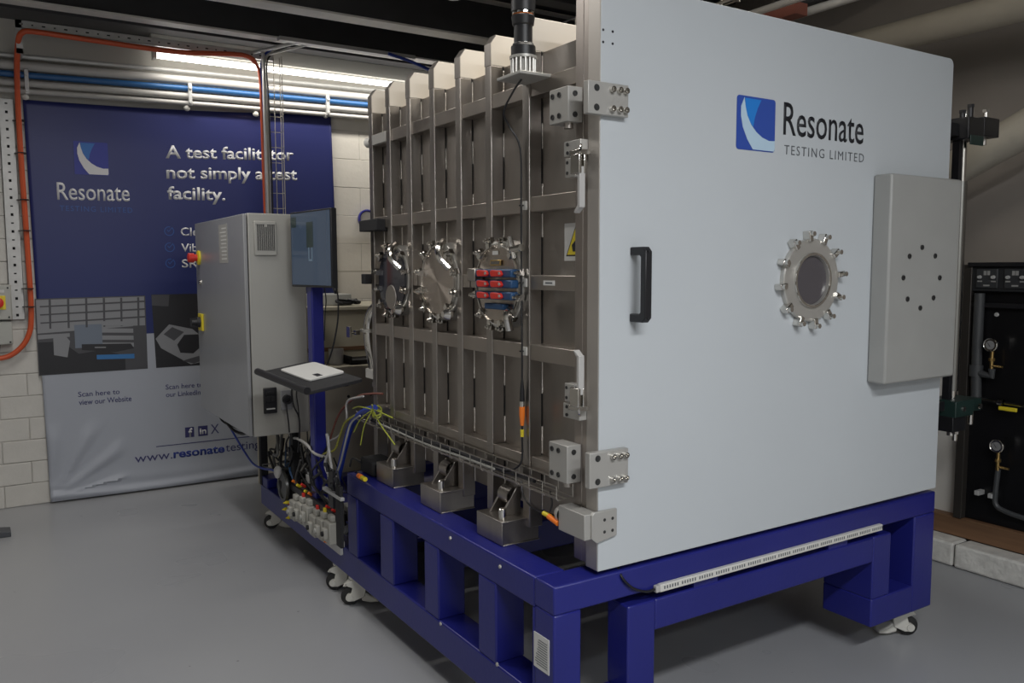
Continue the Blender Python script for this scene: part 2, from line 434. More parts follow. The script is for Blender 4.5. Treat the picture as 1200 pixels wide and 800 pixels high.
# wall isolator boxes at the left edge
t = thing('isolator_box', (-1.42, 4.46, 1.27), 'grey wall isolator box with yellow plate and red stop button', 'switch box')
obj('enclosure', MB().box(-1.56, -1.33, 4.47, YB-.012, 1.27, 1.50), greyp, t, .006)
obj('lid', MB().box(-1.555, -1.335, 4.455, 4.47, 1.275, 1.495), greyp, t, .004)
obj('yellow_plate', MB().box(-1.46, -1.365, 4.449, 4.455, 1.34, 1.43), yellow, t, .002)
obj('stop_button', MB().lathe((-1.41, 4.449, 1.385), 1, [(0, .02), (-.02, .02), (-.022, .034), (-.035, .034), (-.042, .02), (-.042, 0)], 20), red, t)
for x in (-1.54, -1.35):
    for z in (1.29, 1.48): obj('lid_screw', MB().cyl((x, 4.45, z), (x, 4.456, z), .006, 8), black, t)
obj('label_strip', MB().box(-1.45, -1.37, 4.452, 4.455, 1.45, 1.468), paper, t)
t = thing('junction_box', (-1.42, 4.47, 1.12), 'plain pale grey junction box directly under the isolator box', 'junction box')
obj('enclosure', MB().box(-1.56, -1.335, 4.475, YB-.012, 1.11, 1.262), greyp, t, .006)
obj('lid_screw', MB().cyl((-1.35, 4.468, 1.125), (-1.35, 4.476, 1.125), .006, 8), black, t)
obj('cable_gland', MB().cyl((-1.43, 4.50, 1.115), (-1.44, 4.50, 1.05), .026, 10), black, t)

# vertical wire cable ladder in front of the banner
t = thing('wire_ladder', (.42, 4.2, 1.8), 'vertical galvanised wire cable ladder hanging in front of the banner', 'cable ladder')
m = MB()
for x, y in ((.290, 4.20), (.290, 4.25), (.325, 4.27), (.372, 4.27), (.410, 4.25), (.410, 4.20)): m.cyl((x, y, 1.5), (x, y, 3.12), .0035, 6)
for i in range(14):
    z = 1.6+.11*i; m.rings([(.290, 4.20, z), (.290, 4.27, z), (.410, 4.27, z), (.410, 4.20, z)], .003, 5)
obj('wire_basket', m, wirem, t, kind='stuff')
obj('support_channel', MB().box(.272, .282, 4.18, 4.22, 1.6, 3.16), galv, t)
for i, (x, mm, r) in enumerate(((.285, blueh, .008), (.297, greyp, .007), (.309, condw, .006), (.323, black, .006))):
    c = obj('data_cable', MB().rings(smooth([(x, 4.235, 1.5), (x+.004, 4.235, 2.2), (x-.003, 4.235, 2.8), (x, 4.235, 3.1), (x+.15, 4.1+.02*i, 3.2)], 5), r, 6), mm)
    tag(c, ('blue', 'grey', 'white', 'black')[i]+' data cable running down inside the wire ladder', 'cable')
t = thing('ceiling_strut', (.5, 3.85, 3.13), 'bright slotted steel strut fixed under the ceiling beam above the cable ladder', 'strut')
obj('channel', MB().box(.29, 1.30, 3.84, 3.90, 3.140, 3.165), condw, t)
obj('diagonal_brace', MB().rings([(.22, 4.24, 3.13), (.43, 3.88, 3.15)], .012, 6), galv, t)
obj('diagonal_brace', MB().rings([(.30, 4.24, 3.12), (.52, 3.88, 3.15)], .008, 6), galv, t)
c = obj('network_cable', MB().rings(smooth([(1.08, 3.84, 3.15), (1.25, 3.84, 3.12), (1.45, 3.84, 3.07), (1.7, 3.84, 3.04), (2.0, 3.84, 3.05), (2.2, 3.84, 3.1)], 6), .012, 8), blueh)
tag(c, 'blue bundled cable drooping under the ceiling beam towards the chamber', 'cable')
# blue ring hook on the wall
t = thing('wall_disc', (1.165, 4.53, 2.0), 'white disc with a blue rim on the back wall, half hidden by the chamber', 'wall disc')
obj('rim', MB().lathe((1.19, 4.565, 2.0), 1, [(0, .075), (-.03, .078), (-.034, .07), (-.03, .062), (-.005, .062)], 28), mat('blue_rim', (.02, .02, .25), .4), t)
obj('dial', MB().lathe((1.19, 4.558, 2.0), 1, [(0, .062), (-.004, .062), (-.004, 0)], 28), blockp, t)

# ------------------------------------------------------------ the banner
bn = thing('banner', (-.15, 4.53, .01), 'large blue and white printed vinyl banner hanging on the back wall', 'banner')
def banner_xyz(u, v):
    x0 = -1.165+(-1.205+1.165)*v; x1 = .95+(.895-.95)*v
    zt = 2.705+.10*u-.018*sin(pi*u*1.0)
    x = x0+(x1-x0)*u; z = .012+(zt-.012)*v
    y = 4.535
    d = math.hypot((x+1.13)*1.0, z-.05)
    an = math.atan2(z-.05, x+1.13)
    env = math.exp(-((d-.35)/.28)**2)*(1 if d > 0 else 0)
    y -= .016*env*max(0, sin(an*13))*(1 if an > .15 else 0)*max(0, min(1, (.56-z)/.12))*max(0, min(1, (-.66-x)/.08))
    y += .0035*sin(x*5+1)*max(0, min(1, (.6-z)/.3))*0
    y -= .02*math.exp(-((z-.045-.015*sin(x*3))/.028)**2)
    y -= .006*math.exp(-((z-.12+.03*u)/.05)**2)
    return (x, y, z)
m = MB(); nu, nv = 90, 110
vs = [banner_xyz(i/nu, (j/nv)**1.5) for j in range(nv+1) for i in range(nu+1)]
m.add(vs, [(j*(nu+1)+i, j*(nu+1)+i+1, (j+1)*(nu+1)+i+1, (j+1)*(nu+1)+i) for j in range(nv) for i in range(nu)], 0, True)
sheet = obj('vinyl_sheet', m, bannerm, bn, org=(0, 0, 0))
so = sheet.modifiers.new('thickness', 'SOLIDIFY'); so.thickness = .0016; so.offset = 0
for x, z in ((-1.19, 2.72), (-.19, 2.745), (.30, 2.75), (.84, 2.79)):
    obj('hanging_toggle', MB().lathe((x, 4.515, z), 1, [(0, .016), (-.012, .022), (-.026, .014), (-.03, 0)], 16).cyl((x, 4.52, z), (x, 4.575, z), .006, 8), white, bn)

def emblem(parent, x0, x1, z0, z1, y, pale, rnd=.06, bg=logo_blue, sky=logo_sky):
    W, H = x1-x0, z1-z0
    def T(p): return (x0+p[0]*W, z0+p[1]*H)
    r = rnd; sq = []
    for cx, cz, a0 in ((1-r, 1-r, 0), (r, 1-r, 90), (r, r, 180), (1-r, r, 270)):
        for k in range(5):
            a = radians(a0+22.5*k); sq.append((cx+r*cos(a), cz+r*sin(a)))
    e = obj('emblem', MB().prism([T(p) for p in sq], 1, y, y-.001), bg, parent)
    sk = [(.20, .96), (.62, .96), (.53, .80), (.46, .62), (.42, .44), (.34, .52), (.26, .66), (.21, .80)]
    obj('sky_wedge', MB().prism([T(p) for p in sk], 1, y-.001, y-.0016), sky, e)
    sw = [(.18, .97), (.10, .80), (.10, .62), (.15, .42), (.27, .2), (.42, .02), (.97, .02), (.99, .06), (.99, .22), (.84, .21), (.66, .26), (.50, .35), (.36, .48), (.26, .64), (.21, .80)]
    obj('swoosh', MB().prism([T(p) for p in sw], 1, y-.0016, y-.0024), pale, e)
    return e
Yp = 4.5337
emblem(bn, -.922, -.712, 2.24, 2.462, Yp, logo_white, .02, mat('logo_navy', (.02, .03, .26), .5), mat('logo_mid_sky', (.02, .13, .42), .5))
text('lettering', 'Resonate', -1.034, -.586, 2.066, .115, Yp, whitetxt, bn, off=.008, z1=2.072)
text('lettering', 'TESTING LIMITED', -1.022, -.572, 1.992, .035, Yp, faint_blue, bn, spacing=1.2)
text('lettering', 'A test facilitator', -.339, .588, 2.388, .088, Yp, whitetxt, bn, off=.022, z1=2.43)
text('lettering', 'not simply a test', -.339, .612, 2.244, .088, Yp, whitetxt, bn, off=.022, z1=2.282)
text('lettering', 'facility.', -.338, .066, 2.098, .09, Yp, whitetxt, bn, off=.022, z1=2.104)
for i, s in enumerate(('Cleanroom', 'Vibration', 'SRS')):
    z = 1.855-.115*i
    text('lettering', s, -.257, (.15, .06, -.10)[i], z-.015, .058, Yp, whitetxt, bn, off=.012)
    mm = MB()
    n = 24
    for k in range(n):
        if 2 < k < 5: continue
        a, b = 2*pi*k/n, 2*pi*(k+1)/n
        mm.prism([(-.335+.034*cos(q)*s_, z+.015+.034*sin(q)*s_) for q, s_ in ((a, 1), (b, 1), (b, .82), (a, .82))], 1, Yp, Yp-.0008)
    for p, q in (((-.35, .012), (-.338, .0)), ((-.338, .0), (-.312, .03))):
        mm.prism([(-.335+.335+p[0], z+.012+p[1]-.004), (q[0], z+.012+q[1]-.004), (q[0], z+.012+q[1]+.004), (p[0], z+.012+p[1]+.004)], 1, Yp, Yp-.0008)
    obj('tick_icon', mm, faint_blue, bn, kind='stuff')
# printed photo of the workshop
def pic(polys, y): 
    m = MB()
    for k, (ix, pl) in enumerate(polys): m.prism(pl, 1, y-.0001*k, y-.0001*(k+1), ix)
    return m
def sk(x): return .0  # level print
P1 = [(1, [(-1.195, .885), (-.515, .888), (-.512, 1.412), (-1.197, 1.403)]),
      (2, [(-1.19, 1.17), (-.52, 1.2), (-.52, 1.405), (-1.19, 1.395)]),
      (4, [(-.97, 1.06), (-.80, 1.06), (-.80, 1.22), (-.97, 1.22)])]
for i in range(6):
    x = -1.12+.11*i; P1.append((1, [(x, 1.2), (x+.012, 1.2), (x+.018, 1.4), (x+.004, 1.4)]))
for z in (1.235, 1.29, 1.345): P1.append((1, [(-1.17, z), (-.52, z+.02), (-.52, z+.032), (-1.17, z+.009)]))
for z in (1.06, 1.11, 1.16, 1.21): P1 += [(2, [(-.80, z), (-.60, z-.01), (-.60, z+.02), (-.80, z+.03)])]
P1 += [(0, [(-1.19, .89), (-.66, .89), (-.66, .99), (-.8, 1.04), (-.95, 1.02), (-1.05, 1.11), (-1.19, 1.11)]),
       (3, [(-.84, .975), (-.52, .965), (-.52, .998), (-.84, 1.006)]),
       (2, [(-1.10, 1.02), (-1.02, 1.0), (-1.0, 1.11), (-1.02, 1.14), (-1.10, 1.14)]),
       (2, [(-1.19, 1.13), (-1.0, 1.14), (-1.0, 1.165), (-1.19, 1.16)]),
       (0, [(-.93, 1.045), (-.72, 1.02), (-.60, 1.04), (-.62, 1.075), (-.93, 1.085)]),
       (2, [(-.85, 1.055), (-.78, 1.052), (-.78, 1.06), (-.85, 1.063)]),
       (1, [(-.60, .9), (-.52, .9), (-.52, 1.2), (-.60, 1.2)])]
obj('printed_photo', pic(P1, Yp), [pr_dark, pr_mid, pr_lt, pr_blu, pr_haze], bn, label='printed photo of a dim workshop with roof windows')
P2 = [(0, [(-.458, .889), (.22, .889), (.22, 1.418), (-.472, 1.418)]),
      (1, [(-.47, 1.34), (-.36, 1.33), (-.35, 1.415), (-.47, 1.415)]),
      (2, [(-.455, 1.10), (-.36, 1.20), (-.2, 1.16), (-.05, 1.02), (-.06, .93), (-.22, .9), (-.42, 1.03)]),
      (1, [(-.40, 1.13), (-.34, 1.18), (-.26, 1.14), (-.33, 1.08)]),
      (0, [(-.31, 1.05), (-.26, 1.12), (-.16, 1.12), (-.13, 1.04), (-.2, .98), (-.29, .99)]),
      (1, [(-.28, .93), (-.16, .96), (-.12, .93), (-.2, .905)])]
obj('printed_photo', pic(P2, Yp), [pr_dark, pr_mid, pr_lt], bn, label='printed photo of hands over paperwork on a dark desk')
for (x0, x1, z, tx) in ((-.967, -.655, .722, 'Scan here to'), (-.40, -.09, .728, 'Scan here to')):
    text('lettering', tx, x0, x1-.05, z, .035, Yp, navy, bn, off=.008)
text('lettering', 'view our Website', -.965, -.63, .665, .037, Yp, navy, bn, off=.01)
text('lettering', 'our LinkedIn', -.40, -.16, .672, .035, Yp, navy, bn, off=.008)
mm = MB().prism([(-.278, .36), (-.215, .36), (-.215, .435), (-.278, .435)], 1, Yp, Yp-.0008); fbk = obj('social_icon', mm, navy, bn)
text('letter', 'f', -.255, -.226, .365, .06, Yp-.0012, logo_white, bn, off=.03)
mm = MB().prism([(-.186, .36), (-.118, .36), (-.118, .435), (-.186, .435)], 1, Yp, Yp-.0008); obj('social_icon', mm, navy, bn)
text('letter', 'in', -.176, -.128, .375, .045, Yp-.0012, logo_white, bn, off=.03)
text('letter', 'X', -.096, -.036, .368, .07, Yp, navy, bn)
obj('rule_line', MB().box(-.48, .30, Yp-.0006, Yp, .313, .319), navy, bn)
text('lettering', 'www.', -.626, -.372, .216, .062, Yp, navy, bn, ref='H')
text('lettering', 'resonate', -.365, .0, .218, .062, Yp, bluetxt, bn, off=.03)
text('lettering', 'testing.com', .008, .45, .22, .062, Yp, navy, bn)

# ------------------------------------------------------------ blue base frame
fr = thing('base_frame', (.8, 1.0, 0), 'royal blue welded steel base frame on casters under the test chamber', 'frame')
zb, zt = .216, .694
def member(name, x0, x1, y0, y1, z0, z1, bev=.006): return obj(name, MB().box(x0, x1, y0, y1, z0, z1), blue, fr, bev)
member('front_beam', -.156, 1.737, 0, .10, .608, zt)
member('post', -.156, -.058, 0, .10, zb, .609)
member('post', 1.60, 1.737, 0, .22, zb, .609)
member('lower_beam', -.059, .23, 0, .10, zb, .30)
member('lower_beam', 1.335, 1.601, 0, .22, zb, .328)
member('gate_post', .119, .23, 0, .10, .299, .575)
member('gate_post', 1.335, 1.447, 0, .22, .327, .575)
member('gate_beam', .229, 1.336, 0, .10, .475, .575)
member('tab', .396, .504, .004, .05, .574, .609, 0)
member('tab', 1.07, 1.18, .004, .05, .574, .609, 0)
# left side wall with window openings
def side(x0, x1):
    member('side_top_beam', x0, x1, .10, 1.60, .60, zt)
    member('side_lower_beam', x0, x1, .10, 3.0, zb, .335)
    for a, b in ((.10, .115), (.322, .434), (.72, .832), (1.11, 1.24), (1.49, 1.60)): member('side_post', x0, x1, a, b, .334, .601)
side(-.156, -.045)
side(1.63, 1.737)
member('rear_beam', -.045, 1.63, 2.90, 3.0, zb, .335)
member('rear_plate', -.156, -.046, 2.86, 3.0, .334, .392)
for y in (.74, 1.5): member('cross_beam', -.046, 1.631, y, y+.1, .50, .62)
member('cross_beam', -.046, 1.631, 1.60, 1.68, .334, .60)
member('floor_plate', -.046, 1.631, 1.68, 2.9, .28, .30)
member('support_post', -.155, -.095, 2.02, 2.09, .334, 1.82)
pl = obj('rating_plate', MB().box(-.1585, -.156, .022, .100, .425, .53), paper, fr)
m = MB()
for i in range(11): m.box(-.159, -.1584, .03, .092-random.random()*.02, .437+.0075*i, .4395+.0075*i)
obj('plate_print', m, greytxt, pl, kind='stuff')
m = MB()
for y, z in ((.62, .667), (.29, .667), (.70, .33), (.31, .34)): m.lathe((-.157, y, z), 0, [(0, .007), (-.004, .006), (-.006, 0)], 10)
obj('plug_screw', m, satin, fr, kind='stuff')

def caster(x, y, ang, label):
    n = obj('caster', MB().lathe((0, 0, 0), 2, [(.108, 0), (.108, .030), (.126, .032), (.126, .04), (.1354, .04), (.1354, 0)], 20), casterw, fr, org=(0, 0, 0), label=label)
    n.location = Vector((x, y, .0806))-ORG[fr.name]; n.rotation_euler = (0, 0, ang)
    ORG[n.name] = Vector((0, 0, 0))
    obj('wheel', MB().lathe((0, .034, .041), 0, [(-.0135, 0), (-.0135, .034), (-.011, .041), (.011, .041), (.0135, .034), (.0135, 0)], 28), rubber, n)
    cheek = [(-.035, .045), (-.045, .10), (-.02, .122), (.02, .122), (.050, .106), (.044, .092), (.020, .085), (.026, .062), (.046, .048), (.046, .030), (.034, .022), (.010, .024)]
    obj('fork', MB().prism(cheek, 0, -.030, -.015).prism(cheek, 0, .015, .030).prism([(-.045, .085), (-.045, .10), (-.02, .122), (.025, .122), (.058, .100), (.066, .086), (.02, .088)], 0, -.016, .016), casterw, n, .003)
    obj('hub', MB().lathe((0, .034, .041), 0, [(-.034, 0), (-.034, .016), (.034, .016), (.034, 0)], 16), casterw, n)
    obj('brake_pedal', MB().prism([(-.02, .022), (-.02, .075), (-.06, .045), (-.095, .030), (-.098, .016), (-.06, .013)], 0, -.024, .024), casterw, n, .006)
    return n
caster(1.655, .085, radians(-118), 'white caster under the front right corner of the frame')
caster(-.115, 1.60, radians(60), 'white caster nearer the front of the left pair')
caster(-.115, 1.80, radians(48), None)
caster(-.095, 2.90, radians(50), None)
caster(1.67, 2.85, radians(40), None)

# white slotted strip along the front beam, with its lead
t = thing('light_strip', (.79, -.01, .612), 'white slotted strip fixed along the front of the blue base frame', 'strip')
obj('strip_body', MB().box(.235, 1.364, -.016, 0, .601, .625), white, t, .002)
obj('end_cap', MB().box(.218, .235, -.017, 0, .602, .624), condw, t, .003)
m = MB(); x = .25
while x < 1.35:
    for k in range(6):
        m.box(x+.011*k, x+.011*k+.005, -.0165, -.0155, .609, .619)
    x += .075
obj('slot_marks', m, greytxt, t, kind='stuff')
c = obj('strip_cable', MB().rings(smooth([(.10, .03, .70), (.09, -.006, .675), (.13, -.008, .635), (.185, -.008, .612), (.222, -.008, .612)], 6), .004, 8), black)
tag(c, 'thin black lead from under the chamber door to the white strip', 'cable')

# ------------------------------------------------------------ the chamber
ch = thing('test_chamber', (.87, .9, .70), 'large ribbed stainless steel test chamber with a grey front door', 'chamber')
zB, zT = .709, 2.401
obj('chamber_body', MB().box(.05, 1.69, .115, 1.667, .80, 2.28), steel_wall, ch)
obj('front_flange', MB().box(0, 1.737, .078, .116, zB+.01, zT-.004), edge_m, ch, .002)
obj('door_seal', MB().box(.0012, 1.735, .056, .080, zB+.012, zT-.006), edge_m, ch)
# door, painted on the front
r = .025
dp = [(0, zB), (1.737, zB), (1.737, zT-r)]+[(1.737-r+r*cos(radians(a)), zT-r+r*sin(radians(a))) for a in (22, 45, 67)]+[(1.737-r, zT), (0, zT)]
obj('door', MB().prism(dp, 1, .002, .058), mat('door_side_steel', (.50, .47, .435), .45, .7, noise=.04), ch, .003)
obj('door_skin', MB().prism([(.0015+p[0]*(1.734/1.737), p[1]) for p in dp], 1, 0, .003), door_paint, ch, .0012)
ribs_y = (.361, .595, .809, 1.017, 1.227, 1.427, 1.615)
for y in ribs_y:
    rb = obj('rib', MB().box(.0, .052, y, y+.040, .745, 2.283), steel, ch, .0025)
    obj('weld_seam', MB().cyl((.05, y-.001, 2.16), (.05, y-.001, 2.27), .0035, 6).cyl((.05, y-.001, 1.98), (.05, y-.001, 2.06), .0028, 6)
        .cyl((.05, y-.001, 1.83), (.05, y-.001, 1.87), .0035, 6).cyl((.05, y-.001, 1.70), (.05, y-.001, 1.775), .0035, 6)
        .cyl((.05, y-.001, 1.19), (.05, y-.001, 1.30), .0035, 6).cyl((.05, y-.001, .99), (.05, y-.001, 1.08), .0038, 6).cyl((.05, y-.001, .80), (.05, y-.001, .86), .003, 6), weld, rb, kind='stuff')
    obj('seam_gap', MB().box(.0465, .0495, y-.0012, y, .80, 2.283), blackm, rb)
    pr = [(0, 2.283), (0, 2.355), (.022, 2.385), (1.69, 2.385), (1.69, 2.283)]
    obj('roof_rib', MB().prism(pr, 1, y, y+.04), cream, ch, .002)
    obj('rib_cap', MB().prism([(-.0015, 2.283), (-.0015, 2.356), (.021, 2.3865), (.023, 2.3865), (.001, 2.355), (.001, 2.283)], 1, y, y+.04), steel, rb)
# stiffening rails between the ribs
edges = [.116]+[e for y in ribs_y for e in (y, y+.040)]
bays = [(edges[i], edges[i+1]) for i in range(0, len(edges), 2) if i+1 < len(edges)]
for k, (z0, z1, xo) in enumerate(((2.138, 2.186, .006), (1.778, 1.826, .004), (1.303, 1.354, .002), (.938, .985, .006))):
    for (a, b) in bays:
        if b-a < .05: continue
        rl = obj('rail', MB().box(xo+random.uniform(-.002, .002), .052, a, b, z0, z1), rail_m, ch, .002)
for (a, b) in ((.116, .361), (.70, .75), (.76, .809), (1.13, 1.18), (1.19, 1.227), (1.57, 1.615)):
    obj('short_rail', MB().box(.004, .052, a, b, 1.530, 1.577), rail_m, ch, .002)
obj('rail_end_block', MB().box(-.03, .06, 1.655, 1.70, 1.53, 1.575), blackm, ch, .003)
obj('rail_end_block', MB().box(-.035, .05, 1.50, 1.70, 1.765, 1.815), blackm, ch, .003)
obj('rail_cover', MB().box(-.004, .004, 1.468, 1.612, 2.140, 2.184), alu, ch, .002, label='pale aluminium cover on the top rail')
obj('rail_knob', MB().lathe((.02, 1.66, 2.165), 1, [(0, .02), (.05, .022), (.06, .016), (.06, 0)], 16), white, ch, label='white plastic knob')
for y in (.361,):
    for z in (1.80, 1.553, 1.33):
        tb = obj('cable_tie_mount', MB().box(-.004, .0, y+.012, y+.034, z-.014, z+.014), white, ch, .001)
        obj('cable_tie', MB().rings([(-.012, y+.028, z-.002), (-.012, y+.028, z+.002)], .008, 8), black, tb)
# name labels and warning sign
nl = obj('name_label', MB().box(.0025, .004, .225, .285, 1.546, 1.561), paper, ch)
obj('label_print', MB().box(.002, .0026, .236, .274, 1.551, 1.556), greytxt, nl)
ws = obj('warning_sign', MB().box(.048, .050, .13, .235, 1.622, 1.737), paper, ch, label='white and yellow triangular warning sticker')
obj('yellow_triangle', MB().prism([(.226, 1.636), (.125, 1.636), (.176, 1.730)], 0, .0475, .048), darktxt, ws)
obj('triangle_centre', MB().prism([(.219, 1.6405), (.132, 1.6405), (.176, 1.722)], 0, .0468, .0475), yellow, ws)
obj('warning_symbol', MB().prism([(.19, 1.65), (.165, 1.65), (.16, 1.665), (.175, 1.685), (.195, 1.67)], 0, .0462, .0468), darktxt, ws)

# claw clamps, shared mesh; local axes: x outwards from the flange centre, z away from the wall
def clamp_mesh():
    m = MB().box(-.018, .014, -.011, .011, 0, .016).box(-.022, -.004, -.010, .010, .014, .024)
    m.lathe((.004, 0, .016), 2, [(0, .0085), (.012, .0085), (.012, 0)], 8).cyl((.004, 0, .02), (.004, 0, .036), .0045, 8)
    me = bpy.data.meshes.new('clamp'); me.from_pydata(m.v, [], m.f); me.materials.append(chrome); return me
clampme = clamp_mesh()
def clamps(parent, org, n, R, axis, h=.0, ph=0., s=1.):
    for k in range(n):
        a = 2*pi*(k+ph)/n
        o = bpy.data.objects.new('clamp', clampme); C.objects.link(o); o.parent = parent
        if axis == 'x':  # wall facing -X
            out = Vector((0, cos(a), sin(a))); nr = Vector((-1, 0, 0))
        else: out = Vector((cos(a), 0, sin(a))); nr = Vector((0, -1, 0))
        si = nr.cross(out)
        mt = Matrix((out, si, nr)).transposed().to_4x4(); mt.translation = Vector(org)+out*R+nr*h-ORG[parent.name]
        o.matrix_local = mt @ Matrix.Scale(s*random.uniform(.9, 1.15), 4)
# side ports
def port(y, z, kind):
    c = (.05, y, z)
    nm = {'window': 'viewport', 'blank': 'blanking_port', 'gauge': 'feedthrough_port'}[kind]
    lb = {'window': 'side port nearest the rear with a dark glass window', 'blank': 'middle side port closed by a bare radially brushed steel disc',
          'gauge': 'front side port carrying red and blue valves'}[kind]
    p = obj(nm, MB().lathe(c, 0, [(0, .150), (-.052, .150), (-.054, .147), (-.054, .120), (-.05, .120), (-.05, 0)], 48), satin, ch, label=lb)
    clamps(p, (-.004, y, z), 12, .148, 'x', .0, .5, 1.0)
    mt = {'window': glassd, 'blank': radial, 'gauge': radial}[kind]
    me = MB().lathe((0, 0, 0), 2, [(0, .134), (.010, .134), (.010, 0)], 64)
    d = obj('glass' if kind == 'window' else 'disc', me, mt, p, org=(0, 0, 0))
    d.matrix_local = Matrix.Translation(Vector((-.003, y, z))-ORG[p.name]) @ Matrix.Rotation(-pi/2, 4, 'Y')
    if kind != 'window': obj('disc_rim', MB().lathe((-.006, y, z), 0, [(0, .137), (-.011, .137), (-.011, .133), (0, .133)], 40), chrome, p)
    return p
pw = port(1.405, 1.548, 'window'); pb = port(.978, 1.548, 'blank'); pg = port(.541, 1.545, 'gauge')
obj('grey_disc_lower', MB().lathe((-.0145, 1.405, 1.478), 0, [(0, .052), (-.004, .05), (-.004, 0)], 30), steel, pw)
for i, z in enumerate((1.583, 1.548, 1.509)):
    vb = obj('valve_row', MB().box(-.046, -.014, .40, .63, z-.0135, z+.0135), bluep, pg, .005, label='blue valve block')
    for y in (.478, .568):
        obj('red_lever', MB().prism([(y-.034, z-.004), (y-.026, z-.010), (y+.028, z-.011), (y+.034, z-.002), (y+.034, z+.008), (y+.026, z+.011), (y-.024, z+.009)], 0, -.058, -.046), red, pg, .002)
    m = MB()
    for y in (.45, .54): m.lathe((-.058, y, z), 0, [(0, .005), (-.003, .005), (-.003, 0)], 10)
    obj('lever_pivot', m, satin, pg, kind='stuff')
obj('valve_row', MB().box(-.04, -.014, .46, .58, 1.462, 1.482), bluep, pg, .004, label='lowest blue connector without levers')
n2 = obj('name_label', MB().box(-.0185, -.0165, .525, .56, 1.645, 1.658), paper, pg)
n3 = obj('brass_plate', MB().box(-.0215, -.0165, .505, .57, 1.608, 1.628), brass, pg, .001)
m = MB()
for k in range(5): m.box(-.0222, -.0215, .512+.011*k, .519+.011*k, 1.613, 1.623)
obj('plate_mark', m, greytxt, pg, kind='stuff')
obj('side_fitting', MB().cyl((-.03, .42, 1.66), (-.03, .36, 1.665), .012, 10).cyl((-.03, .40, 1.63), (-.03, .43, 1.70), .009, 10), chrome, pg)
obj('side_fitting', MB().box(-.05, -.015, .63, .68, 1.555, 1.60), steel, pg, .004)
obj('side_fitting', MB().rings(smooth([(-.03, .43, 1.46), (-.06, .40, 1.45), (-.05, .40, 1.40)], 5), .014, 10), chrome, pg)
for (y, zc) in ((.86, 1.43), (1.29, 1.43)):
    q = pb if y < 1 else pw
    obj('side_fitting', MB().lathe((-.02, y, zc), 0, [(0, .020), (-.012, .024), (-.02, .02), (-.034, .012), (-.034, 0)], 18), chrome, q)
    obj('side_fitting', MB().rings(smooth([(-.03, y-.01, 1.60), (-.06, y+.01, 1.64), (-.05, y+.03, 1.68), (-.02, y+.05, 1.70)], 5), .013, 10), chrome, q)

# mounting feet
for y in (.375, .81, 1.235):
    ft = obj('mounting_foot', MB().box(-.098, .05, y, y+.165, .768, .776).box(-.098, -.090, y, y+.165, .697, .769).box(-.090, .05, y+.157, y+.165, .697, .769)
             .box(-.090, .05, y+.006, y+.012, .697, .769).box(-.094, .05, y+.0005, y+.160, .694, .698), steel, ch, .0015)
    obj('foot_bolt', MB().lathe((-.074, y+.035, .776), 2, [(0, .0135), (.034, .0135), (.036, .011), (.036, 0)], 18), chrome, ft)
    for k in (.055, .125):
        obj('gusset', MB().prism([(-.068, .776), (.01, .776), (.01, .868), (-.006, .868)], 1, y+k, y+k+.009), steel, ft, .0015)
    obj('gusset_tube', MB().lathe((-.01, y+.064, .835), 1, [(0, .030), (.06, .030), (.06, .024), (0, .024)], 20), steel, ft)

# cable basket
m = MB(); y0, y1 = .115, 1.70
zz = .948
for (x, z) in ((-.006, zz), (-.006, zz-.038), (-.030, zz-.042), (-.056, zz-.042), (-.066, zz-.034), (-.066, zz)): m.cyl((x, y0, z), (x, y1, z), .0022, 6)
y = y0
while y < y1:
    m.rings([(-.006, y, zz), (-.006, y, zz-.04), (-.060, y, zz-.044), (-.066, y, zz-.036), (-.066, y, zz)], .0018, 5); y += .075
obj('cable_basket', m, wirem, ch, kind='stuff', label='long galvanised wire basket along the lower rail')
for i, (x, mm, rr) in enumerate(((-.02, black, .006), (-.035, black, .005), (-.048, greyp, .004), (-.028, blackm, .007))):
    yy = .42+.12*i if i < 3 else 1.68
    pts = [(x+.004*sin(7*k+i*2), .30+.1*i+k*.2, zz-.03+.004*sin(5*k+i)) for k in range(int((1.70-.30-.1*i)/.2)+1)]
    c = obj('tray_cable', MB().rings(smooth(pts, 3), rr, 6), mm)
    tag(c, ('thick black cable nearest the wall in the wire basket', 'black cable in the middle of the wire basket', 'thin grey cable at the outer side of the wire basket', 'matt black cable between the others in the wire basket')[i], 'cable', 'cables in the wire basket')

# front viewport on the door
vx, vz = .905, 1.556
vp = obj('door_viewport', MB().lathe((vx, 0, vz), 1, [(0, .140), (-.016, .142), (-.020, .139), (-.020, .094), (-.026, .092), (-.026, .084), (-.012, .083), (-.012, 0)], 64), satin, ch, label='round steel viewport with a smoked glass pane and claw clamps')
obj('pane', MB().lathe((vx, -.0125, vz), 1, [(0, .0825), (-.002, .0825), (-.002, 0)], 48), portglass, vp)
obj('inner_rim', MB().lathe((vx, -.026, vz), 1, [(0, .094), (-.003, .093), (-.003, .086), (.002, .084)], 56), chrome, vp)
for k in range(12):
    a = 2*pi*(k+.25)/12; ca, sa = cos(a), sin(a)
    def Pq(rr, tt, h): return (vx+rr*ca-tt*sa, -h, vz+rr*sa+tt*ca)
    b_ = MB(); vs = [Pq(rr, tt, h) for h in (0, .030) for rr, tt in ((.132, -.010), (.168, -.010), (.168, .010), (.132, .010))]
    b_.add(vs, [(0, 3, 2, 1), (4, 5, 6, 7), (0, 1, 5, 4), (1, 2, 6, 5), (2, 3, 7, 6), (3, 0, 4, 7)])
    c_ = obj('clamp', b_, chrome, vp, .003)
    cx_, _, cz_ = Pq(.158, 0, 0)
    obj('clamp_bolt', MB().lathe((cx_, -.030, cz_), 1, [(0, .0085), (-.012, .0085), (-.012, 0)], 10), chrome, vp)
